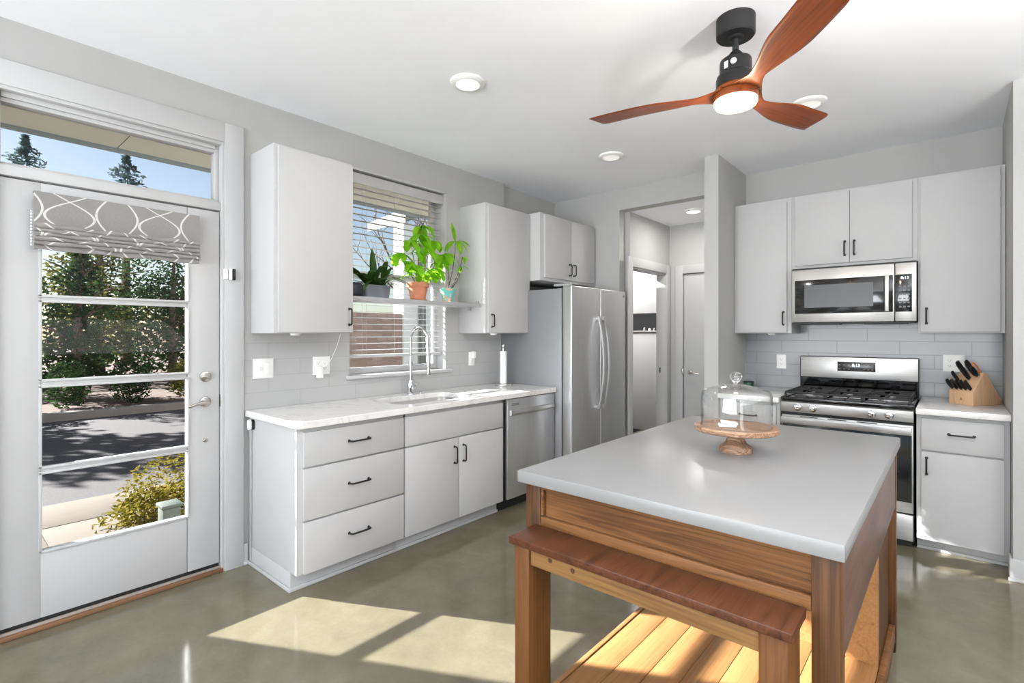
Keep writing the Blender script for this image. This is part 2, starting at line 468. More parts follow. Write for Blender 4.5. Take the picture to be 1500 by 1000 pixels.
def pull(c, along, out, length=.11, r=.0052, proj=.03):
    """bar pull with bent ends; c sits on the door face"""
    c, a, o = Vector(c), Vector(along), Vector(out)
    h = length/2; pts = []
    pts += [c-a*h, c-a*h+o*(proj*.45)]
    for k in range(1, 5):
        t = k/5*PI/2; pts.append(c-a*(h-.012*(1-math.cos(t)))+o*(proj-.012+.012*math.sin(t)))
    pts.append(c-a*(h-.014)+o*proj)
    pts += [c+a*(h-.014)+o*proj]
    for k in range(4, 0, -1):
        t = k/5*PI/2; pts.append(c+a*(h-.012*(1-math.cos(t)))+o*(proj-.012+.012*math.sin(t)))
    pts += [c+a*h+o*(proj*.45), c+a*h]
    m = MB().tube(pts, r, 8)
    for sgn in (-1, 1): m.cyl(c+a*h*sgn, c+a*h*sgn+o*.005, r*1.7, r*1.3, 12)
    return m
X1, Y1, Z1 = Vector((1, 0, 0)), Vector((0, 1, 0)), Vector((0, 0, 1))
CEIL = 2.775; HALLC = 2.575

# ------------------------------------------------------------------ room shell
struct('floor', MB().box(-.16, 6.3, -4.3, 7.2, -.12, 0), M['floor'])
struct('ceiling', MB().box(-.3, 6.3, -4.3, 7.2, CEIL, CEIL+.12), M['ceil'])
wl = MB()
wl.box(-.16, 0, -4.3, .165, 0, CEIL).box(-.16, 0, .165, 1.15, 2.49, CEIL).box(-.16, 0, 1.15, 1.94, 0, CEIL)
wl.box(-.16, 0, 1.94, 2.83, 0, 1.055).box(-.16, 0, 1.94, 2.83, 2.53, CEIL).box(-.16, 0, 2.83, 3.56, 0, CEIL)
wl.box(-.16, -.06, 3.56, 4.57, 0, CEIL)
struct('wall_left', wl, M['wall'])
we = MB()
we.box(-.06, .72, 4.45, 4.57, 0, CEIL)           # return wall beside the fridge
we.box(.72, 1.69, 4.45, 4.57, HALLC, CEIL)       # header over the hall opening
struct('wall_fridge_end', we, M['wall'])
struct('wall_partition', MB().box(1.685, 1.795, 4.08, 5.62, 0, CEIL), M['wall'])
struct('wall_back', MB().box(1.795, 3.44, 4.785, 4.9, 0, CEIL), M['wall'])
struct('wall_right_return', MB().box(3.44, 6.3, 3.965, 4.9, 0, CEIL), M['wall'])
# hall
wh = MB()
wh.box(.66, .77, 4.57, 4.60, 0, HALLC).box(.66, .77, 4.60, 5.40, 2.035, HALLC).box(.66, .77, 5.40, 5.62, 0, HALLC)
struct('wall_hall_left', wh, M['wall'])
wk = MB()
wk.box(.66, .93, 5.5, 5.62, 0, HALLC).box(.93, 1.685, 5.5, 5.62, 2.03, HALLC)
struct('wall_hall_back', wk, M['wall'])
struct('ceiling_hall', MB().box(.66, 1.69, 4.57, 5.62, HALLC, CEIL), M['ceil'])
# living side of the room, behind the camera
wr = MB()
wr.box(6.2, 6.3, -4.3, -2.4, 0, CEIL).box(6.2, 6.3, 2.8, 3.965, 0, CEIL).box(6.2, 6.3, -2.4, 2.8, 0, .3).box(6.2, 6.3, -2.4, 2.8, 2.4, CEIL)
struct('wall_right', wr, M['wall'])
wb_ = MB()
wb_.box(0, .2, -4.3, -4.2, 0, CEIL).box(6.0, 6.2, -4.3, -4.2, 0, CEIL).box(.2, 6.0, -4.3, -4.2, 0, .1).box(.2, 6.0, -4.3, -4.2, 2.66, CEIL)
struct('wall_front', wb_, M['wall'])
for nm, pts in (('window_3', [(6.22, y) for y in (-2.4, -1.1, .2, 1.5, 2.8)]), ('window_4', [(x, -4.25) for x in (.2, 1.65, 3.1, 4.55, 6.0)])):
    f = MB()
    for (x, y) in pts: f.box(x-.03, x+.03, y-.03, y+.03, .3, 2.4)
    (xa, ya), (xb, yb) = pts[0], pts[-1]
    for z in (.33, 2.37): f.box(min(xa, xb)-.02, max(xa, xb)+.02, min(ya, yb)-.02, max(ya, yb)+.02, z-.03, z+.03)
    struct(nm, f, M['trim'])
# laundry room beyond the hall door
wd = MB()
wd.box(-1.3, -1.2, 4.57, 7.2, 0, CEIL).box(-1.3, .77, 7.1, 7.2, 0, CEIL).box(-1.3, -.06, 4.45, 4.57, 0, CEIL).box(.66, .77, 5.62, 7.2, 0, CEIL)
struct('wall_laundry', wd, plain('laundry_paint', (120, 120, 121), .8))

# tiles
tl = MB()
tl.box(0, .008, 1.236, 1.94, .914, 1.372).box(0, .008, 1.94, 2.83, .914, 1.055).box(0, .008, 2.83, 3.545, .914, 1.372)
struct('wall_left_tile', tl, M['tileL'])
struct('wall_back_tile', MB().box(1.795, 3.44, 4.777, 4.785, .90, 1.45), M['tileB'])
# baseboards
def base(nm, *bx):
    m = MB()
    for b in bx: m.box(*b, .004)
    struct(nm, m, M['trim'])
base('baseboard_left', (0, .014, 1.236, 1.262, 0, .125), (0, .026, 1.236, 1.262, 0, .02))
base('baseboard_right', (3.425, 6.2, 3.951, 3.965, 0, .12), (3.42, 6.2, 3.94, 3.952, 0, .02), (3.426, 3.44, 3.965, 4.06, 0, .12))
base('baseboard_hall', (.77, .784, 5.49, 5.5, 0, .12), (1.671, 1.685, 4.1, 5.5, 0, .12), (1.68, 1.80, 4.066, 4.08, 0, .12), (.60, .72, 4.436, 4.45, 0, .12))

# ------------------------------------------------------------------ exterior door
dx0, dx1 = -.058, -.014
dr = thing('door_1', None, None, (-.036, .66, 0), kind='structure')
dp = MB()
dp.box(dx0, dx1, .203, .352, .05, 2.07, .002).box(dx0, dx1, .953, 1.114, .05, 2.07, .002)
dp.box(dx0, dx1, .352, .95, .05, .358, .002).box(dx0, dx1, .352, .95, 1.93, 2.07, .002)
for a, b in ((.720, .748), (1.122, 1.154), (1.520, 1.548)): dp.box(dx0+.004, dx1-.002, .352, .95, a, b, .002)
slab = obj('door_panel', dp, M['trim'], dr)
st = MB()
for a, b in ((.358, .720), (.748, 1.122), (1.154, 1.520), (1.548, 1.93)):
    for (p, q, r_, s_) in ((.345, .357, a-.005, b+.005), (.9525, .960, a-.005, b+.005)): st.box(dx1-.004, dx1+.008, p, q, r_, s_, .002)
    st.box(dx1-.004, dx1+.008, .345, .957, a-.008, a+.004, .002); st.box(dx1-.004, dx1+.008, .345, .957, b-.004, b+.008, .002)
obj('glazing_bead', st, M['trim'], dr)
for a, b in ((.358, .720), (.748, 1.122), (1.154, 1.520), (1.548, 1.93)):
    obj('pane', MB().box(-.040, -.034, .350, .952, a-.004, b+.004), M['glass'], dr)
hx = dx1
obj('deadbolt', MB().cyl((hx, 1.04, 1.127), (hx+.012, 1.04, 1.127), .031, .029, 28, .003).box(hx+.012, hx+.026, 1.018, 1.062, 1.121, 1.133, .003), M['nickel'], dr)
lv = MB().cyl((hx, 1.04, .985), (hx+.012, 1.04, .985), .031, .029, 28, .003).cyl((hx, 1.04, .985), (hx+.05, 1.04, .985), .011, .011, 16)
lv.tube([(hx+.045, 1.04, .985), (hx+.05, 1.02, .985), (hx+.05, .985, .980), (hx+.048, .945, .968)], [.011, .011, .009, .007], 10)
obj('lever_handle', lv, M['nickel'], dr)
obj('latch_button', MB().cyl((hx, 1.04, .767), (hx+.01, 1.04, .767), .013, .010, 16, .002), M['nickel'], dr)
obj('strike_plate', MB().box(-.03, -.002, 1.116, 1.121, .95, 1.02, .001), M['nickel'], dr)
# door frame, transom, casing
jm = MB()
jm.box(-.16, 0, .165, .20, 0, 2.49, .002).box(-.16, 0, 1.118, 1.15, 0, 2.49, .002).box(-.16, 0, .165, 1.15, 2.455, 2.49, .002)
jm.box(-.16, 0, .2, 1.118, 2.078, 2.125, .003)
jm.box(-.16, -.06, .2, .214, .045, 2.078).box(-.16, -.06, 1.104, 1.118, .045, 2.078)
struct('trim_1', jm, M['trim'])
cs = MB()
cs.box(0, .02, 1.132, 1.236, 0, 2.585, .003).box(0, .02, .08, .184, 0, 2.585, .003).box(0, .0198, .184, 1.132, 2.472, 2.585, .003)
cs.box(0, .012, 1.118, 1.134, 0, 2.475, .003).box(0, .012, .182, .20, 0, 2.475, .003).box(0, .012, .2, 1.12, 2.455, 2.474, .003)
struct('trim_2', cs, M['trim'])
tw = thing('window_1', None, None, (-.06, .66, 2.1), kind='structure')
tf = MB()
tf.box(-.09, -.03, .2, .222, 2.125, 2.455, .003).box(-.09, -.03, 1.094, 1.118, 2.125, 2.455, .003)
tf.box(-.09, -.03, .222, 1.094, 2.125, 2.142, .003).box(-.09, -.03, .222, 1.094, 2.412, 2.455, .003).box(-.03, -.018, .222, 1.094, 2.43, 2.455, .003)
obj('window_frame', tf, M['trim'], tw)
obj('pane', MB().box(-.063, -.057, .22, 1.096, 2.14, 2.414), M['glass'], tw)
th = thing('door_threshold', 'wooden sill strip along the foot of the glazed entry door', 'threshold', (-.04, .66, 0), kind='structure')
obj('sill_plate', MB().box(-.16, -.005, .2, 1.118, 0, .03, .003), plain('grey_sill', (150, 140, 132), .6), th)
obj('wood_nosing', MB().box(-.004, .016, .19, 1.128, 0, .024, .006), M['sillw'], th)
obj('door_sweep', MB().box(-.05, -.02, .205, 1.112, .03, .049), M['blackmat'], th)

# roman shade
sh = thing('roman_shade', 'grey and white trellis fabric shade folded at the top of the entry door', 'blind', (0, .66, 2.02))
def fabric(prof, y0, y1, name, parent, ny=60, wav=.0):
    bm = bmesh.new(); uv = bm.loops.layers.uv.new('UVMap'); rows = []; L = [0]
    for a, b in zip(prof, prof[1:]): L.append(L[-1]+math.hypot(a[0]-b[0], a[1]-b[1]))
    for (x, z), l in zip(prof, L):
        rows.append([bm.verts.new((x+wav*math.sin(j*.55+z*40)*min(1, (2.03-z)*8), y0+(y1-y0)*j/ny, z+wav*.6*math.sin(j*.31+z*90)*min(1, (2.03-z)*8))) for j in range(ny+1)])
    for i in range(len(prof)-1):
        for j in range(ny):
            f = bm.faces.new((rows[i][j], rows[i+1][j], rows[i+1][j+1], rows[i][j+1]))
            for lp, (ii, jj) in zip(f.loops, ((i, j), (i+1, j), (i+1, j+1), (i, j+1))):
                lp[uv].uv = (y0+(y1-y0)*jj/ny, L[ii])
    m = MB(); m.bm.free(); m.bm = bm
    o = obj(name, m, M['shade'], parent, smooth=50)
    md = o.modifiers.new('thickness', 'SOLIDIFY'); md.thickness = .003; md.offset = -1
    return o
fabric([(-.010, 2.022), (.030, 2.022), (.034, 2.015), (.036, 1.95), (.037, 1.875), (.034, 1.872)], .325, .998, 'valance', sh)
fp = [(.026, 1.885)]
z = 1.882
for k in range(5):
    fp += [(.034, z-.004), (.044+.003*k, z-.012), (.047+.003*k, z-.020), (.042+.003*k, z-.026), (.030, z-.022)]
    z -= .0195
fp += [(.030, 1.785), (.038, 1.770), (.036, 1.757), (.024, 1.756)]
fabric(fp, .325, .996, 'folds', sh, wav=.0035)
obj('mounting_board', MB().box(-.013, .028, .33, .99, 1.99, 2.019), M['trim'], sh)
cd = MB()
for k in range(12): cd.sphere((.02, .318, 1.93-.014*k), .005, seg=8)
obj('bead_chain', cd, M['plastic'], sh)

ds = thing('door_sensor', 'small white and black contact sensor on the door casing', 'sensor', (.02, 1.15, 1.7))
obj('magnet', MB().box(.0201, .034, 1.122, 1.145, 1.682, 1.742, .003), M['plastic'], ds)
obj('body', MB().box(.0201, .040, 1.150, 1.166, 1.68, 1.745, .003), M['plastic'], ds)
obj('black_cap', MB().box(.0201, .042, 1.170, 1.184, 1.68, 1.745, .003), M['black'], ds, label='black end of the sensor')

# ------------------------------------------------------------------ kitchen window, sill, blind
w2 = thing('window_2', None, None, (-.12, 2.385, 1.07), kind='structure')
rv = MB()
rv.box(-.16, .004, 1.925, 1.942, 1.06, 2.545, .002).box(-.16, .004, 2.828, 2.845, 1.06, 2.545, .002).box(-.16, .004, 1.925, 2.845, 2.528, 2.545, .002)
obj('jamb', rv, M['trim'], w2)
obj('sill', MB().box(-.16, .035, 1.915, 2.885, 1.052, 1.076, .004), M['trim'], w2)
sf = MB()
for (za, zb, xo) in ((1.076, 1.83, -.115), (1.78, 2.528, -.145)):
    sf.box(xo-.015, xo+.015, 1.942, 1.985, za, zb, .003).box(xo-.015, xo+.015, 2.785, 2.828, za, zb, .003)
    sf.box(xo-.015, xo+.015, 1.985, 2.785, za, za+.045, .003).box(xo-.015, xo+.015, 1.985, 2.785, zb-.045, zb, .003)
obj('sash', sf, M['trim'], w2)
obj('pane', MB().box(-.117, -.113, 1.98, 2.79, 1.12, 1.79), M['glass'], w2)
obj('pane', MB().box(-.147, -.143, 1.98, 2.79, 1.82, 2.49), M['glass'], w2)
bl = thing('window_blind', 'white slatted blind lowered inside the window over the sink', 'blind', (-.05, 2.385, 2.52))
obj('headrail', MB().box(-.09, -.03, 1.948, 2.822, 2.462, 2.512, .003).box(-.03, -.018, 1.945, 2.825, 2.44, 2.516, .003), M['trim'], bl)
slt = MB(); z = 2.42
while z > 1.235:
    slt.prism([(-.074, z-.001), (-.058, z+.0006), (-.042, z-.001), (-.042, z-.0034), (-.058, z-.0018), (-.074, z-.0034)], 'y', 1.955, 2.815)
    z -= .0467
so = obj('slats', slt, M['trim'], bl, smooth=0)
obj('bottom_rail', MB().box(-.084, -.032, 1.953, 2.817, 1.195, 1.216, .004), M['trim'], bl)
cdm = MB()
for y in (2.10, 2.385, 2.67):
    for x in (-.086, -.030): cdm.cyl((x, y, 1.2), (x, y, 2.47), .0011, seg=6)
obj('ladder_cord', cdm, M['trim'], bl)

# ------------------------------------------------------------------ cabinets
def door_part(parent, name, box, hc=None, along=None, out=None, hl=.11, mat='cab'):
    d = obj(name, MB().box(*box, .0022), M[mat], parent)
    if hc is not None: obj('handle', pull(hc, along, out, hl), M['black'], d)
    return d
BX, DX = .600, .620       # face frame and door front planes of the left run
def base_body(y0, y1, end=False):
    m = MB()
    m.box(.012, BX, y0, y1, .102, .876, .0015)
    m.box(.012, .53, y0 if not end else y0, y1, 0, .102, .001)
    m.box(.53, .542, y0-(.012 if end else 0), y1, 0, .02, .003)
    if end: m.box(.012, .53, y0-.012, y0, 0, .02, .003)
    return m
c1 = thing('drawer_cabinet', 'white base cabinet with three stacked drawers at the free end of the sink run', 'cabinet', (.3, 1.61, 0))
obj('body', base_body(1.27, 1.948, True), M['cab'], c1)
for (za, zb) in ((.667, .850), (.385, .657), (.105, .375)):
    door_part(c1, 'drawer', (BX, DX, 1.302, 1.943, za, zb), (DX, 1.628, (za+zb)/2+.008), Y1, X1, .125)
c2 = thing('sink_cabinet', 'white base cabinet with a double door under the sink', 'cabinet', (.3, 2.4, 0))
hb2 = MB().box(.012, .03, 1.949, 2.885, .102, .876).box(.012, BX, 1.949, 1.967, .102, .876).box(.012, BX, 2.867, 2.885, .102, .876).box(.03, BX, 1.967, 2.867, .102, .12)
hb2.box(.58, BX, 1.949, 2.885, .10, .876, .0015).box(.012, .53, 1.949, 2.885, 0, .102, .001).box(.53, .542, 1.949, 2.885, 0, .02, .003)
obj('body', hb2, M['cab'], c2)
door_part(c2, 'false_front', (BX, DX, 1.953, 2.86, .667, .850))
door_part(c2, 'door', (BX, DX, 1.953, 2.404, .105, .657), (DX, 2.365, .545), Z1, X1, .11)
door_part(c2, 'door', (BX, DX, 2.409, 2.86, .105, .657), (DX, 2.448, .545), Z1, X1, .11)
# countertop with the sink cut-out
ct = MB()
outer = rrect(.008, .652, 1.247, 3.505, (.004, .035, .006, .004), 6)
inner = rrect(.155, .535, 2.0, 2.66, .07, 6)
ct.ring_slab(outer, inner, .8765, .914)
o = single('countertop', ct, M['marble'], 'white marble countertop of the sink run with rounded front corner', 'countertop', loc=(.33, 2.38, .8765))
md = o.modifiers.new('eased_edge', 'BEVEL'); md.width = .004; md.segments = 2; md.limit_method = 'ANGLE'
sn = thing('sink', 'stainless undermount sink set into the marble countertop', 'sink', (.345, 2.33, .68))
bs = MB(); t = bmesh.new()
loops = []
for (ins, zz, r) in ((-.012, .8764, .08), (.0, .8764, .07), (.004, .74, .07), (.02, .70, .06), (.15, .694, .03)):
    loops.append([t.verts.new((p[0], p[1], zz)) for p in rrect(.155+ins, .535-ins, 2.0+ins, 2.66-ins, r, 6)])
for a, b in zip(loops, loops[1:]):
    n = len(a)
    for k in range(n): t.faces.new((a[k], a[(k+1) % n], b[(k+1) % n], b[k]))
t.faces.new(loops[-1]); bs._add(t)
obj('basin', bs, M['steelh'], sn)
obj('drain', MB().cyl((.345, 2.33, .695), (.345, 2.33, .699), .042, .040, 24).cyl((.345, 2.33, .699), (.345, 2.33, .703), .02, .02, 16), M['chrome'], sn)
fa = thing('faucet', 'chrome spring neck faucet with pull down sprayer behind the sink', 'faucet', (.105, 2.395, .914))
fx, fy = .105, 2.395
obj('base', MB().cyl((fx, fy, .914), (fx, fy, .920), .030, .029, 28, .002).cyl((fx, fy, .92), (fx, fy, 1.02), .025, .025, 28, .002).cyl((fx, fy, 1.02), (fx, fy, 1.20), .013, .012, 20), M['chrome'], fa)
obj('lever', MB().cyl((fx, fy, .965), (fx, fy+.05, .965), .014, .013, 20, .002).box(fx-.006, fx+.006, fy+.04, fy+.05, .965, .99, .002).box(fx-.006, fx+.006, fy+.02, fy+.085, .986, .994, .002), M['chrome'], fa)
arc = [(fx, fy, 1.19), (fx, fy, 1.30)]
R = .078
for k in range(0, 13):
    a = PI-PI*k/12; arc.append((fx+R+R*math.cos(a), fy+.03*k/12, 1.335+R*1.05*math.sin(a)))
arc += [(fx+2*R+.004, fy+.032, 1.25), (fx+2*R+.006, fy+.034, 1.15)]
obj('hose', MB().tube(arc, .0075, 10), M['nickel'], fa)
sp = []
def along_path(pts, n):
    P = [Vector(p) for p in pts]; L = [0]
    for a, b in zip(P, P[1:]): L.append(L[-1]+(b-a).length)
    out = []
    for i in range(n):
        s = L[-1]*i/(n-1); k = max(j for j in range(len(L)) if L[j] <= s+1e-9); k = min(k, len(P)-2)
        f = (s-L[k])/max(1e-9, L[k+1]-L[k]); out.append((P[k].lerp(P[k+1], f), (P[k+1]-P[k]).normalized()))
    return out
for i, (p, tn) in enumerate(along_path(arc, 620)):
    u = Vector((0, 1, 0)); v = tn.cross(u).normalized(); u = v.cross(tn).normalized()
    a = i*2*PI/10; sp.append(p+(u*math.cos(a)+v*math.sin(a))*.0115)
obj('spring', MB().tube(sp, .0018, 5), M['chrome'], fa)
hx_, hy_ = fx+2*R+.006, fy+.034
obj('spray_head', MB().cyl((hx_, hy_, 1.155), (hx_, hy_, 1.125), .016, .016, 20, .002).cyl((hx_, hy_, 1.125), (hx_, hy_, 1.065), .012, .018, 20, .002), M['nickel'], fa)
obj('holder_arm', MB().tube([(fx, fy, 1.14), (fx+.06, fy+.012, 1.14), (hx_, hy_, 1.14)], .005, 8).cyl((fx, fy, 1.125), (fx, fy, 1.155), .016, seg=20).cyl((hx_, hy_, 1.13), (hx_, hy_, 1.15), .0195, seg=20), M['chrome'], fa)
single('air_switch_button', MB().cyl((.118, 2.475, .914), (.118, 2.475, .926), .010, .008, 16, .002), M['chrome'], 'tiny dark button on the counter beside the faucet', 'button', loc=(.118, 2.475, .914))

# dishwasher
dw = thing('dishwasher', 'stainless steel dishwasher between the sink cabinet and refrigerator', 'dishwasher', (.32, 3.21, 0))
obj('body', MB().box(.03, .60, 2.892, 3.498, .10, .872), M['blackmat'], dw)
obj('toe_kick', MB().box(.03, .535, 2.892, 3.498, 0, .10), M['blackmat'], dw)
dd = obj('door', MB().box(.601, .632, 2.90, 3.492, .105, .868, .004), M['steel'], dw)
hb = MB(); t = bmesh.new(); rows = []
for j in range(25):
    y = 2.925+(3.468-2.925)*j/24; bow = .016*(1-((j-12)/12)**2)
    rows.append([t.verts.new(q) for q in ((.633, y, .742), (.650+bow, y, .744), (.656+bow, y, .76), (.650+bow, y, .782), (.633, y, .784))])
for a, b in zip(rows, rows[1:]):
    for k in range(4): t.faces.new((a[k], b[k], b[k+1], a[k+1]))
t.faces.new(rows[0]); t.faces.new(rows[-1][::-1]); hb._add(t)
obj('handle', hb, M['steelh'], dd)
obj('badge', MB().box(.632, .6335, 2.945, 3.03, .815, .822).box(.632, .6335, 2.945, 3.03, .826, .833), M['tin'], dd, label='small dark badge')
for ya, yb in ((2.887, 2.898), (3.494, 3.502)): obj('side_strip', MB().box(.601, .612, ya, yb, .105, .870), M['blackmat'], dw)

# refrigerator
fr = thing('refrigerator', 'tall stainless side by side refrigerator at the end of the left run', 'refrigerator', (.4, 3.97, 0))
obj('body', MB().box(.005, .695, 3.512, 4.428, .03, 1.752, .004), M['steelside'], fr, label='grey cabinet of the refrigerator')
obj('base_grille', MB().box(.60, .72, 3.52, 4.42, 0, .055, .003), M['blackmat'], fr)
def fdoor(y0, y1):
    m = MB(); m.box(.704, .80, y0, y1, .06, 1.772, .012, 3); return m
for (y0, y1, hy) in ((3.512, 3.965, 3.925), (3.974, 4.428, 4.014)):
    d = obj('door', fdoor(y0, y1), M['steel'], fr)
    pts = []
    for k in range(21):
        s = -1+2*k/20; pts.append((.815+.05*(1-s*s), hy, 1.11+.40*s))
    t = bmesh.new(); rows = []
    for p in pts: rows.append([t.verts.new((p[0]+a, p[1]+b, p[2])) for a, b in ((-.008, -.014), (.006, -.014), (.011, 0), (.006, .014), (-.008, .014))])
    for a, b in zip(rows, rows[1:]):
        for k in range(5): t.faces.new((a[k], a[(k+1) % 5], b[(k+1) % 5], b[k]))
    t.faces.new(rows[0][::-1]); t.faces.new(rows[-1]); bmesh.ops.recalc_face_normals(t, faces=t.faces[:])
    m = MB()._add(t)
    for zz in (.715, 1.505): m.box(.798, .82, hy-.013, hy+.013, zz-.018, zz+.018, .004)
    obj('handle', m, M['steel'], d)
    if y0 > 3.9: obj('badge', MB().box(.80, .8012, 4.372, 4.40, 1.715, 1.735), M['tin'], d, label='small badge in the door corner')
for y in (3.53, 4.36): obj('hinge_cover', MB().box(.60, .76, y, y+.05, 1.773, 1.792, .004), M['greyplastic'], fr)

# wall cabinets, left run
def puck(x, y, label):
    single('puck_light', MB().lathe([(0, -.014), (.024, -.013), (.03, -.005), (.032, 0)], (x, y, 1.372), 24), M['plastic'], label, 'light', 'puck lights under the wall cabinets', loc=(x, y, 1.372))
u1 = thing('wall_cabinet', 'tall white wall cabinet between the entry door and the sink window', 'cabinet', (.16, 1.525, 1.372))
obj('body', MB().box(.0005, .312, 1.279, 1.772, 1.372, 2.44, .0015), M['cab'], u1)
door_part(u1, 'door', (.312, .331, 1.300, 1.768, 1.378, 2.425), (.331, 1.742, 1.475), Z1, X1, .10)
u2 = thing('wall_cabinet', 'white wall cabinet between the sink window and the refrigerator', 'cabinet', (.16, 3.265, 1.372))
obj('body', MB().box(.0005, .312, 2.985, 3.545, 1.372, 2.44, .0015), M['cab'], u2)
door_part(u2, 'door', (.312, .331, 3.008, 3.54, 1.378, 2.425), (.331, 3.045, 1.475), Z1, X1, .10)
u3 = thing('wall_cabinet', 'white double door wall cabinet over the refrigerator', 'cabinet', (.2, 4.0, 1.84))
obj('body', MB().box(.0005, .44, 3.547, 4.447, 1.842, 2.44, .0015), M['cab'], u3)
door_part(u3, 'door', (.44, .459, 3.60, 4.008, 1.868, 2.425), (.459, 3.975, 1.965), Z1, X1, .10)
door_part(u3, 'door', (.44, .459, 4.012, 4.42, 1.868, 2.425), (.459, 4.045, 1.965), Z1, X1, .10)
puck(.20, 1.46, 'white puck light under the cabinet beside the entry door')
puck(.27, 3.13, 'white puck light under the cabinet beside the refrigerator')

# window shelf
ws = thing('window_shelf', 'white shelf spanning the sink window between two wall cabinets', 'shelf', (.15, 2.38, 1.6))
obj('board', MB().box(.02, .272, 1.778, 2.978, 1.588, 1.610, .002), M['trim'], ws)
obj('edge_rail', MB().box(.2725, .280, 1.778, 2.965, 1.582, 1.613, .002), M['greyplastic'], ws, label='grey front edge')
for (x, y, zz) in ((.235, 1.785, 1.624), (.235, 2.971, 1.624), (.14, 2.971, 1.572), (.14, 1.785, 1.572)):
    obj('bracket', MB().box(x-.016, x+.016, y-.0065, y+.0065, zz-.0135, zz+.0135, .002), M['greyplastic'], ws)

# ------------------------------------------------------------------ plants and things on the window shelf
def leaf_blade(mb, base, direction, length, width, droop, up=Z1, n=7, fold=.15):
    """tapered leaf starting at base, bending down along its length"""
    d = Vector(direction).normalized(); p = Vector(base); side = d.cross(up)
    if side.length < .05: side = d.orthogonal()
    side.normalize(); L = []; step = length/n; V = []
    for i in range(n+1):
        t = i/n; w = width*math.sin(PI*min(1, (t*.93+.05)))**.75*.5 if t < 1 else .0005
        nrm = side.cross(d).normalized()
        V += [p-side*w+nrm*w*fold, p.copy(), p+side*w+nrm*w*fold]
        d = (d+Vector((0, 0, -droop/n))).normalized(); p = p+d*step
        side = (side-d*side.dot(d)).normalized()
    F = []
    for i in range(n):
        a = i*3; F += [(a, a+1, a+4, a+3), (a+1, a+2, a+5, a+4)]
    mb.faces(V, F)
SZ = 1.6105
rs = random.Random(3)
p1 = thing('potted_plant', 'strap leaved plant in a low grey pot on the window shelf', 'plant', (.16, 2.03, SZ))
pm = MB(); t = bmesh.new(); lp = []
for (g, zz) in ((.0, 0), (.008, .09), (.004, .092), (-.004, .078)):
    lp.append([t.verts.new((q[0], q[1], SZ+zz)) for q in rrect(.105-g, .215+g, 1.945-g, 2.135+g, .03, 5)])
for a, b in zip(lp, lp[1:]):
    for k in range(len(a)): t.faces.new((a[k], a[(k+1) % len(a)], b[(k+1) % len(a)], b[k]))
t.faces.new(lp[0][::-1]); t.faces.new(lp[-1]); pm._add(t)
obj('pot', pm, M['greypot'], p1)
obj('soil', MB().prism(rrect(.112, .208, 1.952, 2.128, .026, 5), 'z', SZ+.06, SZ+.086), M['soil'], p1)
lm = MB()
for (yc, n) in ((1.985, 13), (2.04, 16), (2.10, 13)):
    for k in range(n):
        a = 2*PI*k/n+rs.uniform(-.3, .3); el = rs.uniform(.5, 1.5)
        leaf_blade(lm, (.16+.01*math.cos(a), yc+.01*math.sin(a), SZ+.085), (math.cos(a)*.75, math.sin(a), el), rs.uniform(.20, .33)*(1 if math.cos(a) > -.1 else .55), rs.uniform(.030, .042), rs.uniform(.6, 1.8))
leaf_blade(lm, (.17, 2.03, SZ+.085), (.1, -.12, 1), .26, .05, .35)
obj('leaves', lm, M['leafd'], p1)
single('shelf_gadget', MB().box(.15, .235, 1.79, 1.915, SZ, SZ+.098, .03, 4), M['navy'], 'dark rounded box beside the grey pot on the window shelf', 'box', loc=(.19, 1.86, SZ))

p2 = thing('potted_plant', 'bright green broad leaved plant in a terracotta pot', 'plant', (.17, 2.41, SZ))
obj('saucer', MB().lathe([(0, 0), (.062, 0), (.070, .014), (.066, .014), (.060, .004), (0, .004)], (.17, 2.41, SZ)), M['terra'], p2)
obj('pot', MB().lathe([(0, .005), (.054, .005), (.072, .104), (.080, .104), (.084, .138), (.076, .138), (.072, .115), (0, .115)], (.17, 2.41, SZ)), M['terra'], p2)
obj('soil', MB().cyl((.17, 2.41, SZ+.116), (.17, 2.41, SZ+.122), .071, .07, 28), M['soil'], p2)
sm = MB(); lf = MB()
stems = [((.17, 2.40), (.16, 2.24, 1.95)), ((.17, 2.42), (.20, 2.40, 2.10)), ((.16, 2.43), (.17, 2.56, 2.08)), ((.18, 2.41), (.24, 2.32, 1.86)), ((.17, 2.42), (.22, 2.52, 1.86)), ((.165, 2.415), (.14, 2.47, 2.18)), ((.17, 2.40), (.22, 2.30, 2.04)), ((.175, 2.425), (.23, 2.60, 1.97))]
for (b0, tip) in stems:
    B = Vector((b0[0], b0[1], SZ+.118)); T = Vector(tip); mid = (B+T)/2+Vector((0, .02*(1 if T.y < 2.4 else -1), -.02))
    pts = [B.lerp(mid, t).lerp(mid.lerp(T, t), t) for t in [k/6 for k in range(7)]]
    sm.tube(pts, [.0045-.0004*k for k in range(7)], 7)
    for (tp_, n, sc_) in ((T, 6, 1.0), (B.lerp(T, .74)+Vector((.03, 0, 0)), 3, .9)):
        for k in range(n):
            a = 2*PI*k/n+rs.uniform(-.25, .25)
            leaf_blade(lf, tp_, (math.cos(a), math.sin(a), rs.uniform(-.2, .55)), sc_*rs.uniform(.13, .19)*(1 if math.cos(a) > -.3 else .72), sc_*rs.uniform(.05, .068), rs.uniform(1.3, 2.8), fold=.12)
for (yy, zz, a) in ((2.50, 1.80, .6), (2.36, 1.79, 3.6), (2.44, 1.80, -1.2), (2.33, 1.84, 2.6)):
    leaf_blade(lf, (.19, yy, zz), (math.cos(a)*.6+.4, math.sin(a), .3), .12, .075, 1.6)
obj('stems', sm, M['stem'], p2); obj('leaves', lf, M['leafb'], p2)

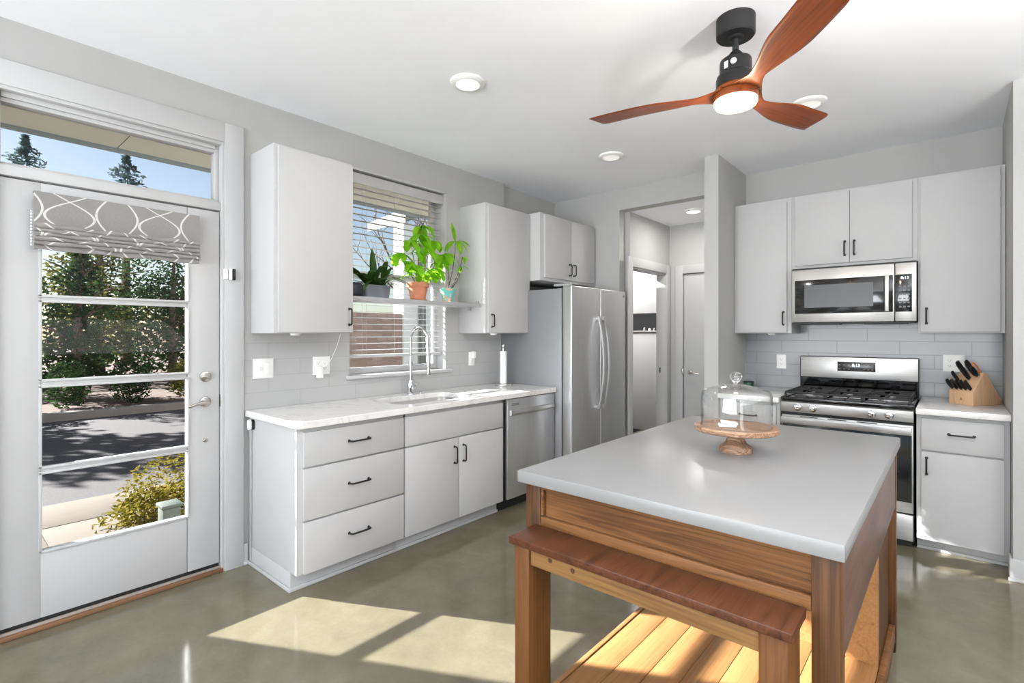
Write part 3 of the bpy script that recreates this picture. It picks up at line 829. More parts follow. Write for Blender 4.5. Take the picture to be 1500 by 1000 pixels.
p3 = thing('potted_plant', 'small leafy plant in a turquoise floral pot near the cabinet', 'plant', (.2, 2.68, SZ))
obj('pot', MB().lathe([(0, 0), (.040, 0), (.044, .03), (.062, .112), (.057, .112), (.05, .095), (0, .095)], (.2, 2.68, SZ)), M['floral'], p3)
obj('soil', MB().cyl((.2, 2.68, SZ+.09), (.2, 2.68, SZ+.098), .05, .05, 24), M['soil'], p3)
sm = MB(); lf = MB()
tops = [(.20, 2.76, 2.10), (.19, 2.66, 1.99), (.22, 2.82, 1.98), (.24, 2.79, 1.90)]
for i, tip in enumerate(tops):
    B = Vector((.2, 2.675+.01*i, SZ+.095)); T = Vector(tip); mid = (B+T)/2+Vector((0, .04, 0))
    sm.tube([B.lerp(mid, t).lerp(mid.lerp(T, t), t) for t in [k/6 for k in range(7)]], [.005-.0005*k for k in range(7)], 7)
    for k in range(6 if i < 2 else 3):
        a = 2*PI*k/(6 if i < 2 else 3)+rs.uniform(-.3, .3)+i
        leaf_blade(lf, T, (math.cos(a), math.sin(a), rs.uniform(-.2, .6)), rs.uniform(.12, .17) if i < 2 else .07, rs.uniform(.044, .056) if i < 2 else .03, rs.uniform(1.4, 2.8), fold=.12)
leaf_blade(lf, (.2, 2.76, 2.10), (0, -.25, 1), .15, .045, .3)
leaf_blade(lf, (.2, 2.76, 2.10), (0, 1, .45), .17, .032, 1.0)
obj('stems', sm, M['darkstem'], p3); obj('leaves', lf, M['leafb'], p3)

# ------------------------------------------------------------------ counter and wall small things, left run
ph = thing('paper_towel_holder', 'steel paper towel stand on the counter by the refrigerator', 'holder', (.20, 3.33, .914))
obj('base', MB().cyl((.2, 3.33, .914), (.2, 3.33, .934), .075, .072, 40, .004), M['steelh'], ph)
obj('post', MB().cyl((.2, 3.33, .934), (.2, 3.33, 1.25), .009, .009, 16).cyl((.2, 3.33, 1.245), (.2, 3.33, 1.275), .015, .014, 20, .003), M['nickel'], ph)
single('paper_towel_roll', MB().lathe([(.011, .0), (.030, 0), (.0305, .004), (.0305, .275), (.030, .279), (.011, .279)], (.2, 3.33, .9345), 36), M['paper'], 'thin white paper towel roll on its steel stand', 'paper towel', loc=(.2, 3.33, .9345))

def plate(name, wall, c, w, h, label, cat, gangs, group=None):
    """wall plate; gangs: list of 'switch','rocker','outlet'"""
    u, z0 = c
    loc = (.008, u, z0) if wall == 'left' else (u, 4.777, z0)
    r = thing(name, label, cat, loc, group)
    def bx(m, ua, ub, za, zb, d0, d1, bev=.0015):
        if wall == 'left': m.box(.008+d0, .008+d1, ua, ub, za, zb, bev)
        else: m.box(ua, ub, 4.777-d1, 4.777-d0, za, zb, bev)
        return m
    obj('cover_plate', bx(MB(), u-w/2, u+w/2, z0-h/2, z0+h/2, .0002, .006, .002), M['plastic'], r)
    n = len(gangs)
    for i, g in enumerate(gangs):
        uc = u+(i-(n-1)/2)*.046
        if g == 'switch': obj('toggle', bx(MB(), uc-.005, uc+.005, z0-.012, z0+.012, .006, .016), M['plastic'], r)
        elif g == 'rocker': obj('rocker', bx(MB(), uc-.0165, uc+.0165, z0-.033, z0+.033, .006, .0095), M['plastic'], r)
        else:
            f = obj('socket_face', bx(MB(), uc-.0165, uc+.0165, z0-.033, z0+.033, .006, .0085), M['plastic'], r)
            for dz in (.018, -.018):
                s = bx(MB(), uc-.0075, uc-.0055, z0+dz-.004, z0+dz+.005, .0084, .0088, 0); bx(s, uc+.0055, uc+.0075, z0+dz-.004, z0+dz+.005, .0084, .0088, 0)
                bx(s, uc-.0022, uc+.0022, z0+dz-.0105, z0+dz-.0065, .0084, .0088, 0)
                obj('slots', s, M['cabin'], f)
    return r
plate('switch_plate', 'left', (1.351, 1.158), .122, .120, 'white double switch plate beside the entry door', 'switch', ['switch', 'rocker'])
plate('outlet_plate', 'left', (1.728, 1.158), .120, .120, 'white double outlet under the cabinet next to the window', 'outlet', ['outlet', 'outlet'])
pa = thing('plug_adapter', 'white plug adapter in the double outlet with its cord', 'plug', (.017, 1.705, 1.13))
obj('body', MB().box(.0172, .055, 1.688, 1.722, 1.078, 1.152, .004), M['plastic'], pa)
obj('cord', MB().tube([(.03, 1.722, 1.14), (.022, 1.76, 1.15), (.014, 1.80, 1.20), (.012, 1.84, 1.28), (.012, 1.87, 1.37)], .0022, 6), M['plastic'], pa)
plate('outlet_plate', 'left', (3.128, 1.15), .072, .118, 'white single outlet beside the paper towel stand', 'outlet', ['outlet'])
single('night_light_plug', MB().box(.017, .05, 3.112, 3.148, 1.155, 1.215, .006), M['plastic'], 'small white plug in device in the outlet by the paper towels', 'plug', loc=(.017, 3.13, 1.16))
pr = thing('outlet_strip', 'small oval outlet strip on the cabinet end under the counter', 'outlet', (.06, 1.27, .84))
obj('holder', MB().prism(rrect(.058, .092, .805, .865, .016, 6), 'y', 1.255, 1.2698), M['blackmat'], pr)
obj('face', MB().prism(rrect(.052, .086, .805, .865, .016, 6), 'y', 1.240, 1.2548, .002), M['plastic'], pr)
obj('cord', MB().tube([(.062, 1.262, .806), (.055, 1.262, .6), (.05, 1.262, .035)], .003, 6), M['greyplastic'], pr)

# ------------------------------------------------------------------ stove wall: cabinets
FY, DY = 4.47, 4.452
def wallcab(label, x0, x1, z0, z1):
    c = thing('wall_cabinet', label, 'cabinet', ((x0+x1)/2, 4.62, z0))
    obj('body', MB().box(x0, x1, FY, 4.784, z0, z1, .0015), M['cab'], c); return c
k1 = wallcab('narrow white wall cabinet beside the partition, its handle at lower corner', 1.798, 2.226, 1.372, 2.44)
door_part(k1, 'door', (1.824, 2.196, DY, FY, 1.382, 2.408), (2.172, DY, 1.49), Z1, -Y1, .10)
k2 = wallcab('short white double door wall cabinet over the microwave', 2.2265, 3.005, 1.868, 2.44)
door_part(k2, 'door', (2.252, 2.610, DY, FY, 1.895, 2.424), (2.582, DY, 2.0), Z1, -Y1, .10)
door_part(k2, 'door', (2.613, 2.975, DY, FY, 1.895, 2.424), (2.641, DY, 2.0), Z1, -Y1, .10)
k3 = wallcab('wide white single door wall cabinet over the knife block', 3.0055, 3.437, 1.372, 2.44)
door_part(k3, 'door', (3.018, 3.414, DY, FY, 1.382, 2.422), (3.05, DY, 1.49), Z1, -Y1, .10)
puck(2.05, 4.60, 'white puck light under the narrow cabinet beside the partition')

BFY, BDY = 4.112, 4.093
def bcab(label, x0, x1, shoe):
    c = thing('base_cabinet', label, 'cabinet', ((x0+x1)/2, 4.45, 0))
    m = MB().box(x0, x1, BFY, 4.776, .08, .868, .0015).box(x0, x1, 4.185, 4.776, 0, .08).box(x0, x1, 4.173, 4.185, 0, .02, .003)
    obj('body', m, M['cab'], c); return c
b1 = bcab('white base cabinet with drawer under the knife block', 3.012, 3.437, True)
door_part(b1, 'drawer', (3.036, 3.412, BDY, BFY, .645, .842), (3.225, BDY, .755), X1, -Y1, .115)
door_part(b1, 'door', (3.036, 3.412, BDY, BFY, .084, .634), (3.062, BDY, .545), Z1, -Y1, .10)
b2 = bcab('white base cabinet behind the island on the partition side of the range', 1.798, 2.23, True)
door_part(b2, 'drawer', (1.823, 2.205, BDY, BFY, .645, .842), (2.01, BDY, .755), X1, -Y1, .115)
door_part(b2, 'door', (1.823, 2.205, BDY, BFY, .084, .634), (2.17, BDY, .545), Z1, -Y1, .10)
single('countertop', MB().box(3.011, 3.438, 4.05, 4.776, .8685, .906, .003), M['marble'], 'short marble countertop holding the knife block', 'countertop', loc=(3.22, 4.4, .8685))
single('countertop', MB().box(1.797, 2.231, 4.05, 4.776, .8685, .906, .003), M['marble'], 'short marble countertop between the partition and the range', 'countertop', loc=(2.0, 4.4, .8685))
plate('outlet_plate', 'back', (2.083, 1.133), .074, .120, 'white single outlet on the tile beside the range', 'outlet', ['outlet'])
plate('outlet_plate', 'back', (3.19, 1.16), .116, .120, 'white double outlet behind the knife block', 'outlet', ['outlet', 'outlet'])

# ------------------------------------------------------------------ microwave
mw = thing('microwave', 'stainless microwave mounted over the range', 'microwave', (2.62, 4.6, 1.45))
obj('body', MB().box(2.242, 3.0, 4.425, 4.776, 1.452, 1.860, .003), M['blackmat'], mw)
md_ = obj('door', MB().box(2.242, 2.880, 4.396, 4.424, 1.455, 1.856, .004), M['steelh'], mw)
obj('door_window', MB().box(2.266, 2.872, 4.3935, 4.397, 1.520, 1.775, .001), M['blackgl'], md_)
obj('inner_screen', MB().box(2.33, 2.76, 4.3925, 4.3936, 1.565, 1.735), plain('microwave_screen', (44, 44, 47), .3), md_)
obj('handle', MB().box(2.828, 2.852, 4.355, 4.368, 1.525, 1.775, .004).box(2.832, 2.848, 4.366, 4.396, 1.535, 1.555, .002).box(2.832, 2.848, 4.366, 4.396, 1.745, 1.765, .002), M['steelh'], md_)
pn = obj('control_panel', MB().box(2.884, 3.0, 4.396, 4.424, 1.455, 1.856, .004), M['steelh'], mw)
obj('glass_face', MB().box(2.886, 2.976, 4.3935, 4.397, 1.520, 1.777, .001), M['blackgl'], pn)
text_mesh('digits', '8:13', .026, M['digit'], pn, (2.937, 4.3928, 1.752), (PI/2, 0, 0))
kp = MB()
for r in range(6):
    for c in range(3): kp.box(2.905+c*.023, 2.919+c*.023, 4.3928, 4.3936, 1.55+r*.028, 1.559+r*.028)
obj('keypad', kp, plain('keypad_grey', (92, 94, 98), .4), pn)
obj('vent_grille', MB().box(2.25, 2.99, 4.40, 4.60, 1.444, 1.452).box(2.30, 2.55, 4.43, 4.55, 1.438, 1.445).box(2.7, 2.95, 4.43, 4.55, 1.438, 1.445), M['blackmat'], mw)
obj('top_vent', MB().box(2.245, 2.998, 4.402, 4.43, 1.857, 1.867), M['blackmat'], mw)

# ------------------------------------------------------------------ gas range
rg = thing('range', 'stainless gas range with black grates in the tiled alcove', 'stove', (2.62, 4.42, 0))
RX0, RX1 = 2.2385, 3.0
obj('body', MB().box(RX0, RX1, 4.13, 4.765, .03, .90, .003), M['blackmat'], rg, label='black side panels of the range')
obj('cooktop', MB().box(RX0, RX1, 4.085, 4.70, .888, .916, .006).box(RX0+.03, RX1-.03, 4.13, 4.66, .914, .919, .002), M['blackgl'], rg)
cp = obj('control_fascia', MB().prism([(4.083, .808), (4.083, .876), (4.098, .887), (4.13, .887), (4.13, .808)], 'x', RX0+.001, RX1-.001, .002), M['steelh'], rg)
for x in (2.346, 2.442, 2.782, 2.877):
    kn = MB().cyl((x, 4.083, .844), (x, 4.075, .844), .0265, .026, 28, .002).cyl((x, 4.075, .844), (x, 4.05, .844), .023, .020, 28, .003).box(x-.004, x+.004, 4.043, 4.052, .826, .862, .002)
    obj('knob', kn, M['chrome'], cp)
obj('oven_gap', MB().box(RX0+.004, RX1-.004, 4.11, 4.14, .78, .808), M['blackmat'], rg)
od = obj('oven_door', MB().box(RX0+.003, RX1-.003, 4.098, 4.13, .225, .785, .004), M['steelh'], rg)
obj('oven_window', MB().box(RX0+.008, RX1-.010, 4.0955, 4.099, .295, .735, .001), M['blackgl'], od)
obj('oven_handle', MB().box(RX0+.008, RX1-.008, 4.042, 4.056, .728, .778, .004).box(RX0+.03, RX0+.055, 4.055, 4.099, .742, .766, .002).box(RX1-.055, RX1-.03, 4.055, 4.099, .742, .766, .002), M['steelh'], od)
for xa in (2.36, 2.53, 2.70): obj('vent_slot', MB().box(xa, xa+.11, 4.0965, 4.0985, .775, .781), M['blackmat'], od)
obj('drawer', MB().box(RX0+.003, RX1-.003, 4.10, 4.13, .05, .215, .005), M['steelh'], rg)
obj('foot_rail', MB().box(RX0+.01, RX1-.01, 4.15, 4.74, 0, .03), M['blackmat'], rg)
bgd = obj('backguard', MB().prism([(4.715, .90), (4.703, 1.02), (4.699, 1.03), (4.705, 1.178), (4.715, 1.188), (4.765, 1.188), (4.765, .90)], 'x', RX0, RX1, .002), M['blackmat'], rg, label='black lower backguard of the range')
obj('steel_fascia', MB().prism([(4.6965, 1.022), (4.7005, 1.184), (4.7065, 1.184), (4.703, 1.022)], 'x', RX0+.006, RX1-.004, .001), M['steelh'], bgd)
obj('backguard_gloss', MB().prism([(4.7125, .918), (4.7015, 1.018), (4.7045, 1.018), (4.7155, .918)], 'x', RX0+.006, RX1-.006), M['blackgl'], bgd)
obj('display', MB().prism([(4.6945, 1.078), (4.6963, 1.150), (4.70, 1.150), (4.698, 1.078)], 'x', 2.50, 2.745, .001), plain('display_black', (40, 37, 36), .2), bgd)
text_mesh('digits', '8:13', .030, M['digit'], bgd, (2.622, 4.6945, 1.124), (PI/2, 0, 0))
kb = MB()
for i, x in enumerate((2.515, 2.545, 2.575, 2.675, 2.70, 2.725)):
    for z_ in (1.095, 1.125): kb.box(x-.006, x+.006, 4.6935, 4.6957, z_-.002, z_+.002)
obj('touch_keys', kb, plain('touch_key_grey', (128, 124, 120), .4), bgd)
for (x, y, r) in ((2.39, 4.26, .045), (2.39, 4.53, .04), (2.62, 4.39, .05), (2.85, 4.26, .05), (2.85, 4.53, .036)):
    obj('burner', MB().cyl((x, y, .918), (x, y, .928), r, r*.92, 24).cyl((x, y, .928), (x, y, .936), r*.78, r*.74, 24, .002), M['steelside'], rg, label='round burner cap')
def grate(x0, x1):
    m = MB(); zt = .951; h = .014; w = .012; ya, yb = 4.125, 4.665
    for y in (ya, yb): m.box(x0, x1, y-w/2, y+w/2, zt-h, zt, .003)
    for x in (x0, x1): m.box(x-w/2, x+w/2, ya-w/2, yb+w/2, zt-h, zt, .003)
    m.box(x0, x1, (ya+yb)/2-w/2, (ya+yb)/2+w/2, zt-h, zt, .003)
    xm = (x0+x1)/2
    for (a, b) in ((ya, ya+.09), ((ya+yb)/2-.09, (ya+yb)/2+.09), (yb-.09, yb)): m.box(xm-w/2, xm+w/2, a, b, zt-h, zt, .003)
    for yc in (ya+.135, yb-.135):
        m.box(x0, x0+(x1-x0)*.33, yc-w/2, yc+w/2, zt-h, zt, .003); m.box(x1-(x1-x0)*.33, x1, yc-w/2, yc+w/2, zt-h, zt, .003)
    for x in (x0, x1):
        for y in (ya, (ya+yb)/2, yb): m.box(x-.007, x+.007, y-.008, y+.008, .917, zt-h+.002)
    return m
for a, b in ((2.262, 2.506), (2.516, 2.724), (2.734, 2.978)): obj('grate', grate(a, b), M['iron'], rg)

# ------------------------------------------------------------------ knife block and knives, jar
kbl = thing('knife_block', 'light wood knife block on the short countertop', 'knife block', (3.285, 4.40, .906))
KM = Matrix.Translation((3.285, 4.40, .906)) @ Matrix.Rotation(math.radians(-35), 4, 'Z')
# local: x along the front (-.14..0), y depth, z up
prof = [(0, 0), (0, .088), (.095, .212), (.115, .206), (.25, .03), (.25, 0)]
m = MB().prism(prof, 'x', -.145, 0, .0025, KM)
obj('block', m, M['block'], kbl)
obj('emblem', MB().prism([(-.08, .03), (-.064, .03), (-.072, .052)], 'y', -.0008, .0002, 0, KM), plain('branded_mark', (150, 108, 70), .6), kbl)
def knife(lx, s, hl, hw, label, col='blackmat', group=None, shape='knife'):
    """handle leaving the sloped face at position s (0 low .. 1 high)"""
    fy_, fz_ = .095*s, .088+.124*s
    dirv = Vector((0, -.70, .714)); base = Vector((lx, fy_, fz_))
    nrm = Vector((0, -.714, -.70))
    loc = KM @ base
    r = thing('knife' if shape == 'knife' else 'scissors', label, 'knife' if shape == 'knife' else 'scissors', loc, group)
    def P(a, b, c): return KM @ (base+Vector((a, 0, 0))+dirv*b+nrm*c)
    if shape == 'knife':
        pts = [P(0, -.002, 0), P(0, hl*.3, .002), P(0, hl*.7, .001), P(0, hl, -.003)]
        t = bmesh.new(); rows = []
        for i, (b, c, w, d) in enumerate(((.008, 0, .55, .8), (.02, 0, .6, .95), (hl*.5, .001, .62, 1.05), (hl*.85, .001, .6, 1.0), (hl, -.002, .5, .8))):
            rows.append([t.verts.new(P(hw*w*math.cos(a), b, c+hw*d*math.sin(a)*1.1)) for a in [2*PI*k/10 for k in range(10)]])
        for a, b in zip(rows, rows[1:]):
            for k in range(10): t.faces.new((a[k], a[(k+1) % 10], b[(k+1) % 10], b[k]))
        t.faces.new(rows[0][::-1]); t.faces.new(rows[-1]); bmesh.ops.recalc_face_normals(t, faces=t.faces[:])
        obj('handle', MB()._add(t), M[col], r)
        bl_ = MB().faces([P(-.001, -.05, -hw*.7), P(.001, -.05, -hw*.7), P(.001, -.05, hw*.7), P(-.001, -.05, hw*.7), P(-.001, .012, -hw*.8), P(.001, .012, -hw*.8), P(.001, .012, hw*.8), P(-.001, .012, hw*.8)],
                        [(0, 1, 2, 3), (4, 5, 6, 7), (0, 1, 5, 4), (1, 2, 6, 5), (2, 3, 7, 6), (3, 0, 4, 7)])
        obj('blade', bl_, M['steelside'], r, label='steel bolster and blade')
    else:
        for sgn, cc in ((-1, M['orange']), (1, M['blackmat'])):
            ring = [P(.002*sgn, hl*.55+hl*.42*math.cos(a), sgn*.016+.014*math.sin(a)) for a in [2*PI*k/20 for k in range(21)]]
            obj('finger_loop', MB().tube(ring, .0045, 8, False), cc, r)
        obj('blade', MB().tube([P(0, -.04, 0), P(0, hl*.15, 0)], .005, 8), M['steelside'], r)
    return r
for i in range(5):
    knife(-.126+.027*i, .10, .082, .0125, 'black handled steak knife in the lowest row of the knife block', group='steak knives in the block')
knife(-.118, .50, .085, .012, 'short black handled knife, topmost at the outer corner of the block')
knife(-.088, .80, .125, .0165, 'long black handled knife standing highest from the block')
knife(-.060, .62, .105, .015, 'black handled knife between the tallest knife and the scissors', )
knife(-.040, .86, .125, .017, 'thick black knife handle beside the orange scissors')
knife(-.018, .84, .10, .013, 'scissors with an orange loop in the knife block', shape='scissors')
gj = thing('tin', 'dark green lidded tin on the counter behind the glass dome', 'tin', (1.875, 4.58, .906))
obj('body', MB().cyl((1.875, 4.58, .906), (1.875, 4.58, .955), .041, .041, 32, .002), M['green'], gj)
obj('lid', MB().cyl((1.875, 4.58, .955), (1.875, 4.58, .966), .042, .042, 32, .002), M['blackmat'], gj)

# ------------------------------------------------------------------ island
IS = thing('kitchen_island', 'wooden island table with a grey concrete top and slatted shelf', 'table', (2.55, 2.05, 0))
tp = obj('top', MB().box(2.083, 3.013, 1.303, 2.81, .874, .914, .004), M['ctop'], IS)
for (x0, x1, y0, y1) in ((2.105, 2.165, 1.322, 1.382), (2.945, 3.002, 1.322, 1.382), (2.105, 2.165, 2.725, 2.785), (2.945, 3.002, 2.725, 2.785)):
    obj('leg', MB().box(x0, x1, y0, y1, 0, .874, .003), M['pine'], IS)
fa_ = MB()
fa_.box(2.165, 2.945, 1.340, 1.358, .736, .873).box(2.165, 2.945, 1.323, 1.342, .736, .772, .003).box(2.165, 2.945, 1.323, 1.342, .86, .8735, .003).box(2.165, 2.176, 1.325, 1.342, .774, .86, .002)
obj('front_apron', fa_, M['piney'], IS)
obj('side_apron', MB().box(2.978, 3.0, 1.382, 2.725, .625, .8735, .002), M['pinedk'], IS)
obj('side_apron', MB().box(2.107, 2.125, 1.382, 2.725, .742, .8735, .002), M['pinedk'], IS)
obj('back_apron', MB().box(2.165, 2.945, 2.74, 2.77, .742, .8735, .002), M['piney'], IS)
shf = MB(); x = 2.125
for k in range(8):
    w = (2.978-2.125)/8; shf.box(x+.001, x+w-.001, 1.40, 2.735, .095, .118, .0015); x += w
obj('shelf', shf, M['shelfw'], IS)
rl = MB().box(2.105, 2.124, 1.382, 2.725, .05, .122, .002)
obj('shelf_rail', rl, M['shelfw'], IS)
obj('shelf_rail', MB().box(2.979, 3.0, 1.382, 2.725, .05, .122, .002), M['piney'], IS)
obj('divider_panel', MB().box(2.60, 2.976, 2.345, 2.365, .119, .8735), M['shelfw'], IS)
obj('side_panel', MB().box(2.962, 2.977, 2.366, 2.725, .119, .624), M['pine'], IS)

# bench
BN = thing('bench', 'narrow reddish wood bench standing against the near end of the island', 'bench', (2.54, 1.25, 0))
sb = MB()
nb = 5; x = 2.148
obj('seat', MB().box(2.148, 2.936, 1.185, 1.3205, .722, .745, .003), M['seat'], BN)
for (x0, x1) in ((2.162, 2.218), (2.866, 2.926)):
    obj('leg', MB().box(x0, x1, 1.198, 1.306, 0, .7215, .003), M['benchl'], BN)
apr = obj('apron', MB().box(2.219, 2.865, 1.206, 1.226, .668, .7215, .002), M['benchp'], BN)
for kx, kz in ((2.292, .703), (2.372, .697)):
    obj('knot', MB().cyl((kx, 1.2058, kz), (kx, 1.2065, kz), .0075, .0075, 16), plain('wood_knot', (66, 38, 18), .6, var=.4, nscale=200), apr, label='dark knot in the rail')
obj('apron', MB().box(2.219, 2.865, 1.282, 1.302, .668, .7215, .002), M['benchp'], BN)

# cake stand, glass dome, napkin
CX, CY = 2.552, 2.06
cs_ = thing('cake_stand', 'round wooden cake stand on the island top', 'cake stand', (CX, CY, .914))
obj('plate', MB().lathe([(0, .078), (.148, .080), (.152, .084), (.152, .096), (.148, .100), (.130, .100), (.128, .097), (0, .097)], (CX, CY, .914), 56), M['acacia'], cs_)
obj('pedestal', MB().lathe([(0, 0), (.058, 0), (.060, .004), (.060, .018), (.056, .022), (.040, .034), (.032, .05), (.036, .066), (.05, .078), (0, .078)], (CX, CY, .914), 48), M['acacia'], cs_)
gd = thing('glass_dome', 'clear glass cake dome on the wooden cake stand', 'glass dome', (CX, CY, 1.011))
obj('dome', MB().lathe([(.124, .0005), (.1275, .001), (.1275, .118), (.1255, .131), (.118, .141), (.10, .148), (.065, .156), (.03, .164), (.0, .168), (0, .165), (.03, .161), (.065, .153), (.098, .145), (.1155, .138), (.1225, .130), (.1245, .118), (.124, .0005)], (CX, CY, 1.011), 64), M['dome'], gd)
def mk_solidglass():
    t = NT('solid_glass'); t.set(Roughness=0.0); t.b.inputs['Transmission Weight'].default_value = 1.0; t.b.inputs['IOR'].default_value = 1.45
    return t.m
obj('knob', MB().lathe([(0, .167), (.012, .167), (.0085, .173), (.010, .178), (.020, .186), (.0235, .197), (.020, .209), (.010, .216), (0, .217)], (CX, CY, 1.006), 32), mk_solidglass(), gd)
nk = MB()
KN = Matrix.Translation((CX-.02, CY-.03, 1.0115)) @ Matrix.Rotation(math.radians(25), 4, 'Z')
nk.box(-.035, .03, -.022, .022, 0, .012, .005, 3, KN)
nk.box(-.028, .034, -.018, .020, .012, .022, .005, 3, KN @ Matrix.Rotation(math.radians(6), 4, 'Y'))
single('folded_napkin', nk, M['paper'], 'small folded white napkin under the glass dome', 'napkin', loc=(CX-.02, CY-.03, 1.0115))

# ------------------------------------------------------------------ ceiling fan
FX, FYc = 2.455, 2.37
fan = thing('ceiling_fan', 'ceiling fan with three carved wood blades and black motor', 'fan', (FX, FYc, CEIL))
obj('canopy', MB().lathe([(0, 0), (.081, 0), (.081, -.078), (.076, -.084), (.035, -.084), (.03, -.09), (.022, -.094), (0, -.094)], (FX, FYc, CEIL), 48), M['blackmat'], fan)
obj('downrod', MB().cyl((FX, FYc, CEIL-.09), (FX, FYc, 2.60), .0135, seg=20).lathe([(.014, 2.632), (.022, 2.624), (.036, 2.606), (.042, 2.596), (0, 2.596)], (FX, FYc, 0), 28), M['blackmat'], fan)
mt = obj('motor', MB().lathe([(0, 2.598), (.05, 2.598), (.064, 2.588), (.067, 2.578), (.067, 2.528), (.070, 2.526), (.078, 2.518), (.082, 2.505), (.082, 2.468), (0, 2.468)], (FX, FYc, 0), 48), M['black'], fan)
va = math.radians(-72)
def sticker(a, z, w, h, nm):
    t = bmesh.new(); V = []
    for j in range(9):
        aa = a+(j/8-.5)*w/.0675
        V.append([t.verts.new((FX+.0676*math.cos(aa), FYc+.0676*math.sin(aa), z+s*h/2*(math.sqrt(max(.02, 1-((j/8-.5)*2)**2)) if nm == 'round_sticker' else 1))) for s in (-1, 1)])
    for a_, b_ in zip(V, V[1:]): t.faces.new((a_[0], b_[0], b_[1], a_[1]))
    return MB()._add(t)
obj('round_sticker', sticker(math.radians(-80), 2.558, .026, .026, 'round_sticker'), M['plastic'], mt, label='round white sticker')
obj('paper_label', sticker(math.radians(-108), 2.552, .02, .03, 'label'), M['plastic'], mt, label='white paper label')
obj('hub', MB().lathe([(0, 2.468), (.080, 2.468), (.092, 2.455), (.095, 2.43), (.094, 2.412), (.088, 2.408), (0, 2.408)], (FX, FYc, 0), 48), M['fanw'], fan)
obj('light_diffuser', MB().lathe([(.090, 2.4085), (.090, 2.396), (.084, 2.386), (.06, 2.380), (0, 2.378)], (FX, FYc, 0), 48), M['lampwarm'], fan)
def blade_mesh():
    """blade along +x from the hub: slim neck, wide swept tip, pitched and cupped"""
    bm = bmesh.new(); n, c = 30, 10; top = []; bot = []
    for i in range(n+1):
        s = i/n; x = .05+(.665-.05)*s
        sw = min(1, max(0, (s-.12)/.5)); sm_ = sw*sw*(3-2*sw)
        hw0 = .082*(1-min(1, s/.22))**1.4
        half = max(.030+.044*sm_, .032+hw0*.75)
        lead = half; trail = half*(1+.12*sm_)
        if s > .90:
            q = (s-.90)/.10; lead *= 1-.10*q*q; trail *= max(.42, 1-.55*q**2)
        pitch = math.radians(5.5)*sm_+math.radians(2)
        off = .014*math.sin(s*PI)
        zc = 2.438+.010*sm_
        T, B = [], []
        for k in range(c+1):
            w = -trail+(lead+trail)*k/c
            e = abs(2*k/c-1); th_ = .012*(1-e**2.5)+.0025
            cup = .006*(1-e*e)
            y = off+w*math.cos(pitch); zz = zc+-w*math.sin(pitch)+cup
            xx = x+(-.022*(1-k/c) if s > .95 else 0)*((s-.95)/.05 if s > .95 else 0)
            T.append(bm.verts.new((xx, y, zz+th_/2))); B.append(bm.verts.new((xx, y, zz-th_/2)))
        top.append(T); bot.append(B)
    for i in range(n):
        for k in range(c):
            bm.faces.new((top[i][k], top[i+1][k], top[i+1][k+1], top[i][k+1]))
            bm.faces.new((bot[i][k+1], bot[i+1][k+1], bot[i+1][k], bot[i][k]))
        bm.faces.new((bot[i][0], bot[i+1][0], top[i+1][0], top[i][0])); bm.faces.new((top[i][c], top[i+1][c], bot[i+1][c], bot[i][c]))
    for k in range(c):
        bm.faces.new((top[n][k], bot[n][k], bot[n][k+1], top[n][k+1])); bm.faces.new((top[0][k+1], bot[0][k+1], bot[0][k], top[0][k]))
    bmesh.ops.recalc_face_normals(bm, faces=bm.faces[:])
    for f in bm.faces: f.smooth = True
    bmesh.ops.translate(bm, verts=bm.verts[:], vec=(0, 0, -CEIL))
    me = bpy.data.meshes.new('blade'); bm.to_mesh(me); bm.free(); me.materials.append(M['fanw']); return me
bme = blade_mesh()
for ang in (192, 72, 312):
    o = bpy.data.objects.new('blade', bme); COL.objects.link(o); o.parent = fan; o.rotation_euler = (0, 0, math.radians(ang))
    ROOT[o.name] = ROOT[fan.name]
fl = bpy.data.lights.new('fan_bulb', 'POINT'); fo = bpy.data.objects.new('fan_bulb', fl); COL.objects.link(fo)
fl.energy = 9; fl.color = (1, .86, .66); fl.shadow_soft_size = .07; fo.location = (FX, FYc, 2.33)

# ------------------------------------------------------------------ recessed lights
def can(x, y, z, lit, label):
    c = thing('recessed_light', label, 'ceiling light', (x, y, z), 'recessed ceiling lights')
    obj('trim_ring', MB().lathe([(.097, 0), (.095, -.010), (.085, -.017), (.066, -.019), (.062, -.012)], (x, y, z), 48), M['plastic'], c)
    obj('lens', MB().cyl((x, y, z-.013), (x, y, z-.002), .0635, seg=40), lit, c)
can(1.14, 1.986, CEIL, M['lampw'], 'round recessed light nearest the tall cabinet by the entry door')
can(1.144, 3.553, CEIL, M['lampoff'], 'dim recessed light in the ceiling before the hall opening')
can(2.525, 3.522, CEIL, M['lampoff'], 'recessed light half hidden behind a fan blade')
can(1.265, 4.93, HALLC, M['lamphall'], 'glowing recessed light in the hall ceiling')
for (x, y, z, e) in ((1.14, 1.986, CEIL-.03, 6), (1.265, 4.93, HALLC-.03, 8)):
    a = area('downlight', (x, y, z), (0, 0, -1), .12, .12, e, (1, .96, .9)); a.data.shape = 'DISK'
area('laundry_light', (-.5, 6.0, 2.7), (.1, .35, -1), 1.0, .8, 60, (1, .98, .95))

